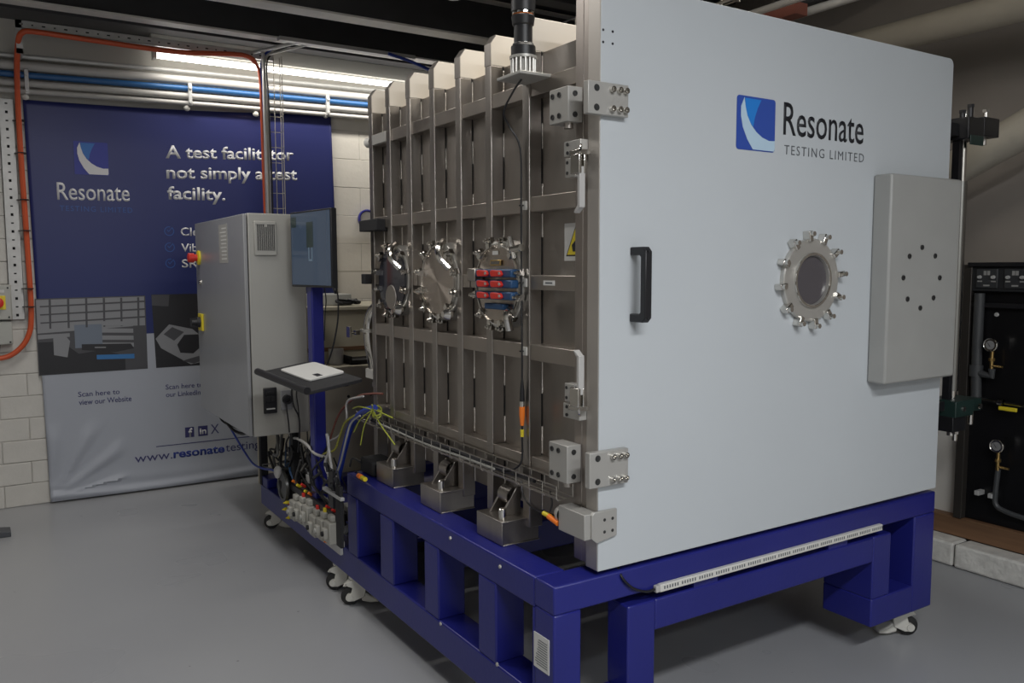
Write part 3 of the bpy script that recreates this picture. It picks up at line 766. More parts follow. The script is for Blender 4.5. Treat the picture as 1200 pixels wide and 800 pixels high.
# cover box on the right of the door
cb = obj('cover_box', MB().box(1.255, 1.70, -.074, 0, 1.175, 1.932), coverm, ch, .008)
for (x, z) in ((1.452, 1.672), (1.375, 1.639), (1.538, 1.641), (1.342, 1.561), (1.574, 1.559), (1.373, 1.483), (1.538, 1.484), (1.455, 1.448)):
    obj('socket_screw', MB().lathe((x, -.074, z), 1, [(0, .0095), (-.004, .0095), (-.004, .005), (-.001, .0045), (-.001, 0)], 12), mat('screw_dark', (.06, .06, .06), .4, .6) if 'screw_dark' not in bpy.data.materials else bpy.data.materials['screw_dark'], cb)
# handle
hd = obj('door_handle', MB().prism([(-.0, 1.442), (-.055, 1.442), (-.068, 1.455), (-.068, 1.647), (-.055, 1.66), (0, 1.66), (0, 1.636), (-.040, 1.636), (-.046, 1.630), (-.046, 1.472), (-.040, 1.466), (0, 1.466)], 0, .113, .139), black, ch, .003)
for z in (1.648, 1.454): obj('mounting_screw', MB().cyl((.126, -.0665, z), (.126, -.0705, z), .005, 8), blackm, hd)
# door lettering and emblem
emblem(ch, .543, .722, 1.973, 2.141, -.0005, logo_pale, .06)
text('lettering', 'Resonate', .763, 1.187, 2.036, .104, -.001, darktxt, ch, off=.004)
text('lettering', 'TESTING LIMITED', .770, 1.194, 1.972, .030, -.001, greytxt, ch, off=-.008, spacing=1.25)
m = MB()
for x in (.0, .034):
    for z in (2.227, 2.260): m.cyl((x+.008, -.0012, z), (x+.008, .002, z), .0036, 10)
obj('screw_hole', m, darktxt, ch, kind='stuff')

def socket(m, c, ax, sgn, r=.009, h=.010):
    a = Vector(c); d = [Vector((1, 0, 0)), Vector((0, 1, 0))][ax]*sgn
    m.lathe(a, ax, [(0, r), (sgn*h, r), (sgn*h, r*.55), (sgn*h*.4, r*.5), (sgn*h*.4, 0)], 14)
# hinges
def hinge(z0, z1, xo, label):
    h = obj('hinge', MB().box(-.060+xo, .084+xo, -.022, 0, z0, z1), alu, ch, .002, label=label)
    zm = [z0+.018, z1-.018]
    m = MB(); ms = MB()
    for z in zm:
        for x in (.022, .048, .070):
            m = MB(); socket(m, (x+xo, -.022, z), 1, -1, .0085, .012); obj('cap_screw', m, chrome, h)
        ms.lathe((-.030+xo, -.0222, z), 1, [(0, .010), (.0, .006), (-.001, .006), (-.001, .0)], 12)
    obj('countersunk_screw', ms, bpy.data.materials['screw_dark'], h, kind='stuff')
    k = obj('knuckle_block', MB().box(-.054, -.002, .079, .172, z0-.006, z1+.004), alu, h, .002)
    m = MB()
    for z in (z0+.014, z1-.016):
        for y in (.155, .122): socket(m, (-.054, y, z), 0, -1, .008, .003)
        socket(m, (-.030, .079, z), 1, -1, .008, .003)
    obj('block_screw', m, bpy.data.materials['screw_dark'], h, kind='stuff')
    obj('hinge_pin', MB().cyl((-.030, .11, z0-.022), (-.030, .11, z0-.004), .014, 14), steel, h)
hinge(2.024, 2.113, 0, 'upper hinge')
hinge(.968, 1.072, .012, 'lower hinge')
gb = obj('guide_block', MB().prism([(-.03, .885), (-.022, .893), (.063, .893), (.063, .812), (-.012, .800), (-.030, .815)], 1, -.012, 0).box(-.052, -.002, -.004, .125, .812, .888), alu, ch, .002, label='pale aluminium guide block at the lower door edge')
m = MB()
for x in (.016, .046):
    for z in (.830, .866): m.cyl((x, -.0125, z), (x, -.011, z), .005, 10)
obj('guide_screw', m, bpy.data.materials['screw_dark'], gb, kind='stuff')
obj('guide_bush', MB().lathe((-.03, .125, .855), 1, [(0, .028), (.012, .028), (.012, .02), (.03, .018), (.03, 0)], 18), satin, gb)
# toggle latches
def latch(z, s, label):
    b = obj('latch', MB().box(-.028, .0, .055, .135, z-.02*s-.022, z-.02*s+.022), alu, ch, .002, label=label)
    z2 = z-.075*s
    obj('keeper_block', MB().box(-.03, .0, .078, .125, z2-.028, z2+.028), alu, b, .002)
    obj('lever', MB().box(-.056, -.036, .020, .032, z-.08*s, z-.195*s).prism([(.018, z-.19*s), (.034, z-.19*s), (.05, z-.207*s), (.044, z-.21*s)], 0, -.056, -.036), condw, b, .002)
    obj('lever_yoke', MB().box(-.060, -.050, .018, .06, z-.045*s, z-.10*s).box(-.042, -.032, .018, .06, z-.045*s, z-.10*s).box(-.05, -.01, .03, .08, z-.03*s, z-.045*s), chrome, b, .002)
    obj('hook', MB().rings(smooth([(-.045, .04, z-.05*s), (-.055, .02, z-.04*s), (-.045, .03, z-.02*s), (-.02, .06, z-.02*s)], 4), .004, 8), chrome, b)
    m = MB()
    for zz_ in (z-.032*s, z-.008*s, z2-.015, z2+.015): m.lathe((-.028, .115, zz_), 0, [(0, .005), (-.0035, .005), (-.0035, 0)], 10)
    obj('latch_screw', m, bpy.data.materials['screw_dark'], b, kind='stuff')
latch(1.965, 1, 'upper toggle latch with its white lever hanging down')
latch(1.155, -1, 'lower toggle latch with its white lever pointing up')

# ------------------------------------------------------------ sensor on the side bracket
t = thing('pressure_sensor', (-.05, .318, 2.19), 'black cylindrical sensor with ribbed metal base standing on a side bracket of the chamber', 'sensor')
obj('bracket_plate', MB().box(-.105, .01, .25, .385, 2.178, 2.188), alu, t, .002)
c0 = (-.05, .318, 2.188)
obj('base_ring', MB().lathe(c0, 2, [(0, .038), (.004, .038), (.004, .030), (.050, .030), (.050, .042), (.058, .042), (.058, 0)], 32), alu, t)
m = MB()
for k in range(16):
    a = 2*pi*k/16; m.cyl((c0[0]+.037*cos(a), c0[1]+.037*sin(a), c0[2]+.002), (c0[0]+.037*cos(a), c0[1]+.037*sin(a), c0[2]+.054), .0035, 6)
obj('base_rib', m, satin, t, kind='stuff')
obj('collar', MB().lathe(c0, 2, [(.058, .038), (.086, .038), (.090, .034), (.096, .032), (.098, 0)], 32), black, t)
obj('clamp_ring', MB().lathe(c0, 2, [(.088, .037), (.090, .030), (.097, .030), (.099, 0)], 32), chrome, t)
obj('sensor_body', MB().lathe(c0, 2, [(.096, .0285), (.148, .0285), (.152, .033), (.176, .036), (.179, .034), (.179, 0)], 32), black, t)
obj('orange_ring', MB().lathe(c0, 2, [(.179, .031), (.183, .031), (.183, 0)], 32), orangep, t)
obj('lock_ring', MB().lathe(c0, 2, [(.183, .035), (.189, .035), (.19, 0)], 32), chrome, t)
obj('sensor_head', MB().lathe(c0, 2, [(.189, .037), (.27, .037), (.275, .03), (.30, .022), (.36, .02), (.36, 0)], 32), black, t)
t = thing('sensor_cable', (-.012, .39, 1.3), 'thin black cable running down the rib from the sensor through an orange plug', 'cable')
pts = smooth([(-.055, .318, 2.18), (-.075, .34, 2.14), (-.07, .40, 2.09), (-.04, .415, 2.05), (-.012, .395, 1.98), (-.012, .39, 1.8), (-.012, .388, 1.5), (-.012, .386, 1.3), (-.012, .386, 1.17)], 6)
obj('cable_run', MB().rings(pts, .0032, 8), black, t)
obj('boot', MB().rings([(-.012, .386, 1.235), (-.012, .386, 1.20), (-.012, .386, 1.165)], [.004, .0075, .0085], 12), black, t)
obj('metal_coupling', MB().cyl((-.012, .386, 1.165), (-.012, .386, 1.148), .009, 14), chrome, t)
obj('orange_plug', MB().rings([(-.012, .386, 1.148), (-.012, .386, 1.12), (-.012, .386, 1.085)], [.0095, .0095, .006], 12), orangep, t)
obj('yellow_marker', MB().cyl((-.012, .386, 1.072), (-.012, .386, 1.048), .0062, 10), yellow, t)
obj('lower_cable', MB().rings(smooth([(-.012, .386, 1.085), (-.012, .386, 1.04), (-.013, .384, .99), (-.02, .388, .955), (-.035, .43, .93), (-.04, .55, .92)], 6), .0035, 8), black, t)
t = thing('proximity_cable', (-.03, .15, .85), 'black looping cable ending in orange and yellow plugs by the guide block', 'cable')
obj('cable_run', MB().rings(smooth([(-.04, .35, .91), (-.045, .33, .87), (-.045, .29, .845), (-.05, .24, .842), (-.055, .20, .845)], 6), .003, 8), black, t)
obj('cable_run', MB().rings(smooth([(-.03, .20, .91), (-.04, .175, .88), (-.055, .165, .855)], 6), .003, 8), black, t)
obj('yellow_plug', MB().cyl((-.055, .20, .845), (-.052, .165, .842), .007, 10), yellow, t)
obj('orange_plug', MB().cyl((-.055, .172, .842), (-.05, .128, .830), .009, 12), orangep, t)

# ------------------------------------------------------------ control cabinet
cx0, cx1, cy0, cy1, cz0, cz1 = -.372, -.085, 2.30, 3.40, .757, 1.873
t = thing('control_cabinet', (-.23, 2.85, .757), 'light grey control cabinet with vent grille mounted on the rear of the blue frame', 'cabinet')
obj('cabinet_body', MB().box(cx0, cx1, cy0, cy1, cz0, cz1), cabm, t, .004)
dr = obj('door', MB().box(cx0-.022, cx0-.004, cy0+.004, cy1-.004, cz0+.004, cz1-.004), cabside, t, .004, label='wide cabinet door facing the open floor')
vy = cy0
vg = obj('vent_grille', MB().box(-.345, -.235, vy-.012, vy, 1.665, 1.835), cabm, t, .004)
m = MB()
for k in range(12): m.box(-.331+.0075*k, -.3275+.0075*k, vy-.0135, vy-.0115, 1.69, 1.818)
obj('grille_slot', m, blackm, vg, kind='stuff')
obj('grille_frame', MB().box(-.338, -.242, vy-.016, vy-.012, 1.818, 1.826).box(-.295, -.282, vy-.0165, vy-.013, 1.805, 1.818), cabm, vg, .001)
xs = cx0-.022
es = obj('stop_button', MB().lathe((xs, 3.30, 1.665), 0, [(0, .022), (-.03, .020), (-.032, .028), (-.062, .028), (-.066, .02), (-.066, 0)], 18), red, dr)
obj('yellow_collar', MB().lathe((xs, 3.30, 1.665), 0, [(0, .043), (-.010, .043), (-.014, .03), (-.014, 0)], 20), yellow, dr)
obj('key_lock', MB().lathe((xs, 3.28, 1.52), 0, [(0, .016), (-.008, .016), (-.012, .01), (-.012, 0)], 16), chrome, dr)
obj('isolator_plate', MB().box(xs-.012, xs, 3.24, 3.34, 1.235, 1.335), yellow, dr, .002)
obj('isolator_knob', MB().lathe((xs-.012, 3.29, 1.285), 0, [(0, .032), (-.02, .030), (-.02, .022), (-.048, .018), (-.048, 0)], 18).box(xs-.066, xs-.03, 3.28, 3.30, 1.26, 1.31), black, dr)
ip = obj('notice_plate', MB().box(xs-.001, xs, 2.62, 2.80, 1.63, 1.835), cabm, dr)
m = MB()
for k in range(9): m.box(xs-.0014, xs-.001, 2.64, 2.78-random.random()*.05, 1.65+.02*k, 1.656+.02*k)
obj('notice_print', m, paper, ip, kind='stuff')
sk1 = obj('socket_plate', MB().box(-.322, -.255, vy-.014, vy, .872, 1.003), black, t, .004)
obj('warning_strip', MB().box(-.310, -.267, vy-.0155, vy-.014, .893, .899), paper, sk1)
obj('socket_rocker', MB().box(-.312, -.29, vy-.019, vy-.014, .93, .96).box(-.287, -.266, vy-.019, vy-.014, .93, .96).box(-.305, -.27, vy-.018, vy-.014, .972, .985), blackm, sk1, .002)
sk2 = obj('socket_plate', MB().box(-.235, -.175, vy-.010, vy, .882, .985), cabside, t, .003)
obj('round_inlet', MB().lathe((-.205, vy-.010, .937), 1, [(0, .024), (-.022, .023), (-.022, .012), (-.01, .01), (-.01, 0)], 20), black, sk2)
for x, y in ((-.14, 2.36), (-.14, 2.96)): obj('cabinet_leg', MB().box(x-.02, x+.02, y, y+.04, .336, .757), blackm, t)
obj('lead', MB().rings(smooth([(-.215, vy-.03, .915), (-.212, vy-.035, .87), (-.205, vy-.03, .82), (-.205, vy-.04, .77)], 5), .004, 8), black, t)
obj('lead', MB().rings(smooth([(-.16, vy-.02, 1.02), (-.185, vy-.03, .98), (-.175, vy-.03, .90), (-.15, vy-.03, .84), (-.15, vy-.03, .75), (-.16, vy-.03, .66)], 5), .004, 8), black, t)
obj('lead', MB().rings(smooth([(-.15, vy-.02, 1.02), (-.16, vy-.03, .96), (-.152, vy-.03, .88), (-.148, vy-.03, .80), (-.146, vy-.02, .70)], 5), .0035, 8), black, t)

# ------------------------------------------------------------ monitor, shelf, keyboard pad
A = Vector((-.187, 2.215, 0)); B = Vector((-.1415, 1.772, 0)); dv = (B-A).normalized(); nv_ = Vector((dv.y, -dv.x, 0))
if nv_.x > 0: nv_ = -nv_
def slab(m, s0, s1, n0, n1, z0, z1, mi=0):
    L = (B-A).length; vs = []
    for z in (z0, z1):
        for s_, n_ in ((s0, n0), (s1, n0), (s1, n1), (s0, n1)):
            q = A+dv*(s_*L)+nv_*n_; vs.append((q.x, q.y, z))
    return m.add(vs, [(0, 1, 2, 3), (7, 6, 5, 4), (0, 4, 5, 1), (1, 5, 6, 2), (2, 6, 7, 3), (3, 7, 4, 0)], mi)
t = thing('monitor', (-.165, 2.0, 1.69), 'thin black monitor with a dark blue-grey picture on an arm beside the cabinet', 'monitor')
obj('casing', slab(MB(), 0, 1, -.03, 0, 1.511, 1.875), black, t, .004)
sc = obj('screen', slab(MB(), .02, .98, 0, .0012, 1.522, 1.866), screenm, t)
obj('picture', slab(MB(), .42, .58, .0012, .002, 1.70, 1.82), scr_d, sc)
m = slab(MB(), .46, .48, .0012, .002, 1.64, 1.70); slab(m, .54, .56, .0012, .002, 1.64, 1.70); slab(m, .46, .56, .0012, .002, 1.635, 1.645)
obj('picture_outline', m, scr_l, sc)
obj('corner_logo', slab(MB(), .03, .16, .0012, .002, 1.80, 1.85), scr_d, sc)
obj('monitor_arm', MB().rings([(-.14, 2.0, 1.69), (-.10, 2.03, 1.69)], .02, 12).box(-.15, -.095, 2.0, 2.03, 1.66, 1.72), black, t)
obj('plug', MB().rings(smooth([(-.135, 1.79, 1.53), (-.128, 1.775, 1.50), (-.12, 1.79, 1.49)], 4), .007, 8), black, t)
c = obj('monitor_cable', MB().rings(smooth([(-.11, 1.80, 1.51), (-.10, 1.81, 1.45), (-.09, 1.85, 1.35), (-.10, 1.9, 1.22), (-.12, 1.95, 1.12), (-.13, 1.98, 1.08)], 6), .004, 8), black)
tag(c, 'long black cable hanging from the lower corner of the monitor to the shelf', 'cable')
c = obj('monitor_cable', MB().rings(smooth([(-.085, 2.04, 1.52), (-.075, 2.04, 1.45), (-.085, 2.03, 1.38), (-.092, 2.03, 1.25)], 6), .003, 8), black)
tag(c, 'short black cable curling down beside the blue post under the monitor', 'cable')

L_, F_, R_, B_ = [Vector(p) for p in ((-.445, 1.935, 1.129), (-.403, 1.372, 1.105), (-.154, 1.391, 1.140), (-.197, 1.954, 1.163))]
Nn = (F_-L_).cross(B_-L_).normalized()
if Nn.z < 0: Nn = -Nn
def plate(m, u0, u1, v0, v1, h0, h1, rr=0):
    # u from left-rear edge across, v along; bilinear on the shelf top
    if rr:
        pts = []
        for cu, cv, a0 in ((u1-rr, v1-rr, 0), (u0+rr, v1-rr, 90), (u0+rr, v0+rr, 180), (u1-rr, v0+rr, 270)):
            for k in range(5): a = radians(a0+22.5*k); pts.append((cu+rr*cos(a), cv+rr*sin(a)))
    else: pts = [(u0, v0), (u1, v0), (u1, v1), (u0, v1)]
    def Q(u, v, h): return L_+(B_-L_)*u+(F_-L_)*v+Nn*h
    n = len(pts); vs = [Q(u, v, h0) for u, v in pts]+[Q(u, v, h1) for u, v in pts]
    return m.add(vs, [list(range(n))[::-1], [n+i for i in range(n)]]+[(i, (i+1) % n, n+(i+1) % n, n+i) for i in range(n)])
t = thing('keyboard_shelf', (-.28, 1.66, 1.12), 'black keyboard shelf on an arm below the monitor', 'shelf')
obj('shelf_plate', plate(MB(), 0, 1, 0, 1, -.014, 0, .04), blackm, t, .002)
obj('palm_rest', MB().rings([L_+(F_-L_)*.0+Vector((.0, 0, .004)), L_+(F_-L_)*1.0+Vector((.0, 0, .004))], .016, 12), black, t)
obj('arm', MB().box(-.24, -.12, 1.97, 2.03, 1.06, 1.11).rings([(-.26, 1.8, 1.10), (-.16, 2.0, 1.075)], .022, 10), black, t, .004)
obj('height_lever', MB().lathe((-.17, 1.60, 1.085), 2, [(0, .03), (.02, .035), (.04, .02), (.05, .012), (.05, 0)], 16), black, t)
t = thing('touch_pad', (-.28, 1.66, 1.14), 'pale grey rectangular pad with a small dark slot lying on the black shelf', 'pad')
obj('pad_body', plate(MB(), .30, .98, .14, .72, .001, .010, .05), alu if False else paper, t, .002)
obj('slot', plate(MB(), .50, .60, .58, .68, .010, .0108), black, t)

# ------------------------------------------------------------ things behind: bench, chrome fittings
t = thing('equipment_cabinet', (.8, 3.6, .0806), 'drab beige equipment cabinet standing behind the chamber', 'cabinet')
obj('cabinet_body', MB().box(.10, 1.5, 3.36, 4.0, .0806, 1.355), beige, t, .006)
obj('lid_lip', MB().box(.08, 1.52, 3.33, 4.02, 1.325, 1.352), beige, t, .006)
obj('front_ledge', MB().box(.10, 1.4, 3.05, 3.36, .0806, .99), beige, t, .006)
obj('brown_strip', MB().box(.11, 1.45, 3.352, 3.36, 1.06, 1.085), wood, t)  # thin brown strip across the cabinet front
m = MB()
for x in (.42, .57): m.cyl((x, 3.047, .80), (x, 3.05, .80), .009, 10)
obj('hole_plug', m, blackm, t, kind='stuff')
t = obj('grey_case', MB().box(.32, .60, 3.42, 3.7, 1.355, 1.43), greyp, None, .006); tag(t, 'small beige grey case on top of the beige cabinet', 'case')
c = obj('cable_heap', MB().rings(smooth([(.57+.08*cos(k*1.3)*(1+.2*sin(k)), 3.40+.03*sin(k*1.7), 1.368+.012*(k % 3)) for k in range(12)], 4), .009, 6), black); tag(c, 'heap of black cable on top of the beige cabinet', 'cable')
m = MB().lathe((.40, 3.20, .99), 2, [(0, 0), (.002, .045), (.10, .048), (.10, .043), (.01, .038), (.01, 0)], 20)
t = obj('white_mug', m, condw); tag(t, 'plain white mug standing on the beige ledge behind the shelf', 'mug')
t = obj('dark_tray', MB().box(.46, .75, 3.10, 3.30, .992, 1.02).box(.46, .47, 3.10, 3.30, 1.02, 1.045).box(.74, .75, 3.10, 3.30, 1.02, 1.045), blackm, None, .003); tag(t, 'flat black tray on the beige ledge beside the mug', 'tray')
t = thing('vacuum_elbow', (.07, 1.78, 1.2), 'polished steel elbow pipe with clamps behind the rear edge of the chamber', 'pipe')
obj('elbow_pipe', MB().rings(smooth([(.12, 1.70, 1.43), (.07, 1.76, 1.42), (.05, 1.80, 1.36), (.05, 1.81, 1.26), (.07, 1.80, 1.12)], 6), .026, 16), chrome, t)
obj('pipe_flange', MB().lathe((.05, 1.81, 1.30), 2, [(0, .042), (.014, .042), (.014, .026)], 20).lathe((.10, 1.72, 1.40), 2, [(0, .035), (.03, .035), (.03, 0)], 16), satin, t)
obj('wing_nut', MB().box(-.02, .0, 1.80, 1.83, 1.29, 1.31).cyl((.0, 1.81, 1.30), (-.05, 1.81, 1.30), .005, 8).box(-.055, -.045, 1.79, 1.83, 1.28, 1.33), chrome, t)
obj('base_block', MB().box(.04, .12, 1.74, 1.84, 1.08, 1.125), white, t, .003)
obj('support_bracket', MB().box(.03, .14, 1.667, 1.74, 1.05, 1.07), steel, t)

# ------------------------------------------------------------ pneumatics on the rear shelf of the frame
t = thing('valve_island', (-.175, 1.95, .30), 'cluster of white pneumatic valve modules hung on the side of the blue frame', 'valve block')
obj('backing_rail', MB().box(-.172, -.158, 1.66, 2.35, .30, .335).box(-.17, -.15, 1.66, 2.30, .335, .36), galv, t)
for i in range(6):
    y = 2.26-.103*i; zo = .36+.012*(i % 3)
    vb = obj('valve_module', MB().box(-.205, -.145, y-.04, y+.04, zo-.045, zo+.055).box(-.19, -.15, y-.025, y+.025, zo+.055, zo+.085)
             .box(-.225, -.205, y-.028, y+.010, zo-.02, zo+.03), mat('valve_enamel', (.40, .39, .35), .45) if 'valve_enamel' not in bpy.data.materials else bpy.data.materials['valve_enamel'], t, .005)
    obj('port_ring', MB().lathe((-.225, y-.01, zo+.005), 0, [(0, .012), (-.008, .012), (-.008, 0)], 12), blackm if i % 2 else greyp, vb)
    if i in (1, 3, 4): obj('release_collar', MB().lathe((-.17, y, zo+.085), 2, [(0, .012), (.018, .012), (.018, 0)], 12), red if i != 4 else yellow, vb)
for i, (y, z, mm) in enumerate(((2.42, .33, yellow), (2.36, .30, yellow), (2.30, .33, orangep), (2.27, .35, yellow), (2.40, .37, yellow), (2.31, .385, red), (1.78, .335, orangep))):
    f = obj('push_fitting', MB().lathe((-.185, y, z), 0, [(.02, .007), (0, .009), (-.010, .008), (-.010, .004), (-.02, .004), (-.02, 0)], 10), mm, t)
t = thing('air_regulator', (-.15, 2.50, .40), 'dark round air regulator with a small white knob on the rear shelf', 'regulator')
obj('regulator_bowl', MB().lathe((-.14, 2.50, .36), 2, [(0, 0), (.005, .04), (.10, .052), (.11, .045), (.16, .045), (.17, .03), (.17, 0)], 20), blackm, t)
obj('dial', MB().lathe((-.14, 2.46, .445), 0, [(-.03, .07), (-.04, .082), (-.052, .080), (-.052, .066), (-.046, .064), (-.046, 0)], 28), mat('smoked_dial', (.05, .05, .045), .3), t)
obj('white_knob', MB().rings([(-.22, 2.44, .50), (-.22, 2.435, .525), (-.22, 2.43, .55), (-.22, 2.43, .565)], [.010, .02, .02, .008], 14), condw, t)
t = thing('sensor_terminal', (-.12, 2.1, .49), 'row of yellow and orange plugs on a black terminal block above the white valves', 'terminal block')
obj('terminal_body', MB().box(-.17, -.10, 1.70, 2.40, .44, .475), black, t, .004)
for y, z, mm in ((2.34, .488, orangep), (2.27, .482, yellow), (2.15, .478, yellow), (2.09, .48, orangep), (2.20, .50, red), (1.84, .475, red), (1.76, .478, red), (1.70, .50, yellow)):
    obj('plug', MB().cyl((-.15, y, z-.005), (-.172, y-.006, z+.012), .007, 10), mm, t)
t = thing('proximity_plug', (-.16, 1.43, .645), 'orange and yellow sensor plugs lying on the top edge of the blue frame', 'plug')
obj('orange_plug', MB().cyl((-.15, 1.475, .706), (-.15, 1.445, .706), .011, 12), orangep, t)
obj('yellow_plug', MB().cyl((-.15, 1.435, .705), (-.15, 1.40, .705), .010, 12), yellow, t)
obj('lead', MB().rings(smooth([(-.15, 1.475, .706), (-.13, 1.52, .70), (-.12, 1.57, .70), (-.14, 1.62, .66)], 4), .004, 6), black, t)
t = thing('power_adapter', (-.08, 1.46, .694), 'matt black box with rounded edges on the frame next to the rear foot', 'adapter')
obj('adapter_case', MB().box(-.10, .01, 1.44, 1.585, .696, .765), blackm, t, .012)
obj('adapter_lead', MB().rings(smooth([(-.10, 1.56, .74), (-.12, 1.62, .75), (-.11, 1.68, .70)], 4), .005, 6), black, t)

hose = [
 ('white tied cable crossing in front of the rear shelf', condw, .007, [(-.15, 2.472, .75), (-.15, 2.40, .715), (-.15, 2.313, .724), (-.155, 2.151, .724), (-.155, 2.026, .700), (-.155, 1.881, .712), (-.16, 1.80, .735)]),
 ('white cable bundle tied in a hanging loop by the blue post', condw, .0065, [(-.16, 1.835, .83), (-.165, 1.80, .76), (-.17, 1.84, .69), (-.17, 1.80, .648), (-.17, 1.75, .665), (-.165, 1.79, .74), (-.16, 1.82, .82)]),
 ('blue hose bundle dropping from the end of the wire basket', blueh, .016, [(-.06, 1.50, .99), (-.06, 1.637, .95), (-.06, 1.776, .873), (-.06, 1.858, .766), (-.06, 1.945, .623), (-.06, 2.02, .50)]),
 ('pale hose arching left of the blue hose bundle', condw, .005, [(-.07, 1.60, 1.03), (-.07, 1.798, .98), (-.07, 1.814, .889), (-.07, 1.92, .797), (-.09, 2.029, .736), (-.10, 2.05, .60)]),
 ('pale hose lying along the front of the blue hose bundle', condw, .005, [(-.08, 1.62, .94), (-.08, 1.728, .89), (-.085, 1.787, .8), (-.085, 1.859, .684), (-.085, 1.92, .605), (-.09, 1.95, .5)]),
 ('thin red brown hose arching from the chamber to the shelf', brownp, .005, [(-.02, 1.50, 1.05), (-.03, 1.606, 1.037), (-.03, 1.76, 1.006), (-.03, 1.926, .939), (-.04, 2.022, .861), (-.08, 2.05, .72)]),
 ('thick yellow earth cable beside the tied white loop', mat('yellow_green_cable', (.30, .29, .05), .45), .0055, [(-.10, 2.10, .65), (-.12, 1.99, .70), (-.10, 1.90, .735), (-.09, 1.86, .80), (-.09, 1.78, .885), (-.07, 1.70, .93)]),
 ('black cable loop hanging out below the cabinet corner', black, .009, [(-.30, 3.20, .76), (-.31, 3.17, .72), (-.29, 3.10, .665), (-.26, 3.02, .645), (-.24, 2.95, .66), (-.22, 2.90, .71), (-.22, 2.88, .77)]),
 ('thin black cable swinging under the cabinet', black, .006, [(-.33, 3.24, .77), (-.32, 3.2, .70), (-.27, 3.1, .67), (-.22, 3.0, .66), (-.18, 2.85, .70), (-.2, 2.8, .76)]),
 ('blue air hose bowing out below the cabinet', blueh, .006, [(-.28, 3.3, .70), (-.24, 3.25, .60), (-.20, 3.17, .50), (-.19, 3.017, .455), (-.18, 2.85, .46), (-.17, 2.70, .48), (-.16, 2.62, .47)]),
]
for lb, mm, r, p in hose:
    o = obj('hose', MB().rings(smooth(p, 6), r, 8), mm); tag(o, lb, 'hose')
# tangle of dark hoses
rnd = random.Random(5)
m = MB()
for k in range(46):
    y = rnd.uniform(1.72, 2.85); x = rnd.uniform(-.17, -.02); ya = y+rnd.uniform(-.35, .3)
    za, zb_ = rnd.uniform(.60, .755), rnd.uniform(.40, .52)
    p = [(x, y, za), (x-rnd.uniform(-.03, .05), y+rnd.uniform(-.15, .12), (za+zb_)/2+rnd.uniform(-.07, .07)), (rnd.uniform(-.17, -.06), (y+ya)/2, zb_+rnd.uniform(0, .1)), (rnd.uniform(-.15, -.08), min(2.9, max(1.70, ya)), zb_)]
    m.rings(smooth(p, 4), rnd.choice((.004, .005, .006, .008)), 6, rnd.choice((0, 0, 0, 1, 1, 2, 3)))
tg = obj('hose_tangle', m, [black, mat('clear_dull_hose', (.12, .12, .11), .35), mat('grey_hose', (.06, .06, .06), .5), bluep], kind='stuff')
tag(tg, 'dense tangle of thin dark hoses and wires filling the rear shelf of the frame', 'hoses')
t = thing('wiring_bracket', (-.1, 2.2, .4), 'dark brackets and fittings standing on the rear shelf under the cabinet', 'bracket')
for k in range(16):
    y = rnd.uniform(1.72, 2.80); x = rnd.uniform(-.13, -.04); z = rnd.uniform(.37, .56); a = rnd.uniform(.012, .035)
    obj('fitting_block', MB().box(x-a, x+a, y-a*1.3, y+a*1.3, z-a, z+a*1.2), rnd.choice((blackm, black, galv, greyp)), t, .003)
    obj('stem', MB().cyl((x, y, .301 if x > -.045 else .336), (x, y, z-a), .006, 8), galv, t)
t = thing('pipe_bracket', (-.17, 1.68, .45), 'dark upright bracket with small fittings at the front end of the white valves', 'bracket')
obj('upright', MB().box(-.175, -.16, 1.64, 1.70, .336, .62), blackm, t, .002)
obj('upright', MB().box(-.15, -.135, 1.80, 1.86, .476, .66), black, t, .002)
obj('cross_arm', MB().box(-.18, -.16, 1.62, 1.86, .56, .575), galv, t, .002)
for y, z in ((1.70, .64), (1.76, .60), (1.83, .68)): obj('elbow_fitting', MB().rings(smooth([(-.16, y, z-.03), (-.165, y, z), (-.18, y-.02, z+.012), (-.185, y-.04, z+.012)], 3), .009, 8), black, t)
# yellow green tie ends around the basket end
t = thing('cable_tie_bundle', (-.07, 1.494, .998), 'star of yellow green cable ties holding the bundle at the end of the wire basket', 'cable ties')
ygm = mat('yellow_green_tie', (.38, .42, .05), .45)
for e in ((-.09, 1.224, .88), (-.10, 1.647, .863), (-.10, 1.57, .818), (-.08, 1.265, .984), (-.09, 1.68, .965), (-.11, 1.40, 1.02)):
    obj('tie_end', MB().rings(smooth([(-.07, 1.494, .985), (-.095, (1.494+e[1])/2, (.985+e[2])/2+.012), e], 4), .0028, 6), ygm, t)
for r_, z in ((.022, .985), (.020, .97)):
    obj('tie_loop', MB().rings([(-.045+r_*cos(2*pi*k/14), 1.51, z-.01+r_*sin(2*pi*k/14)) for k in range(15)], .004, 6), ygm, t)

# ------------------------------------------------------------ right of the machine
t = thing('guide_column', (2.1, .15, .87), 'vertical dark metal guide column with black clamp blocks to the right of the chamber', 'column')
obj('shaft', MB().cyl((2.09, .15, .86), (2.09, .15, 2.26), .016, 18), chrome, t)
obj('sleeve', MB().cyl((2.085, .15, 1.06), (2.085, .15, 1.965), .026, 18), shaftm, t)
obj('side_rod', MB().box(2.035, 2.06, .135, .165, 1.0, 2.16), black, t)
obj('top_block', MB().box(2.02, 2.14, .09, .21, 2.135, 2.225).box(2.14, 2.26, .09, .21, 2.155, 2.235), black, t, .004)
obj('clamp_face', MB().box(2.03, 2.13, .085, .09, 2.11, 2.15), greenb, t, .002)
obj('bottom_block', MB().box(2.0, 2.14, .08, .22, .955, 1.025).box(2.14, 2.24, .10, .22, .965, 1.02), greenb, t, .004)
obj('bottom_clamp', MB().box(2.0, 2.10, .09, .21, .89, .956), black, t, .003)
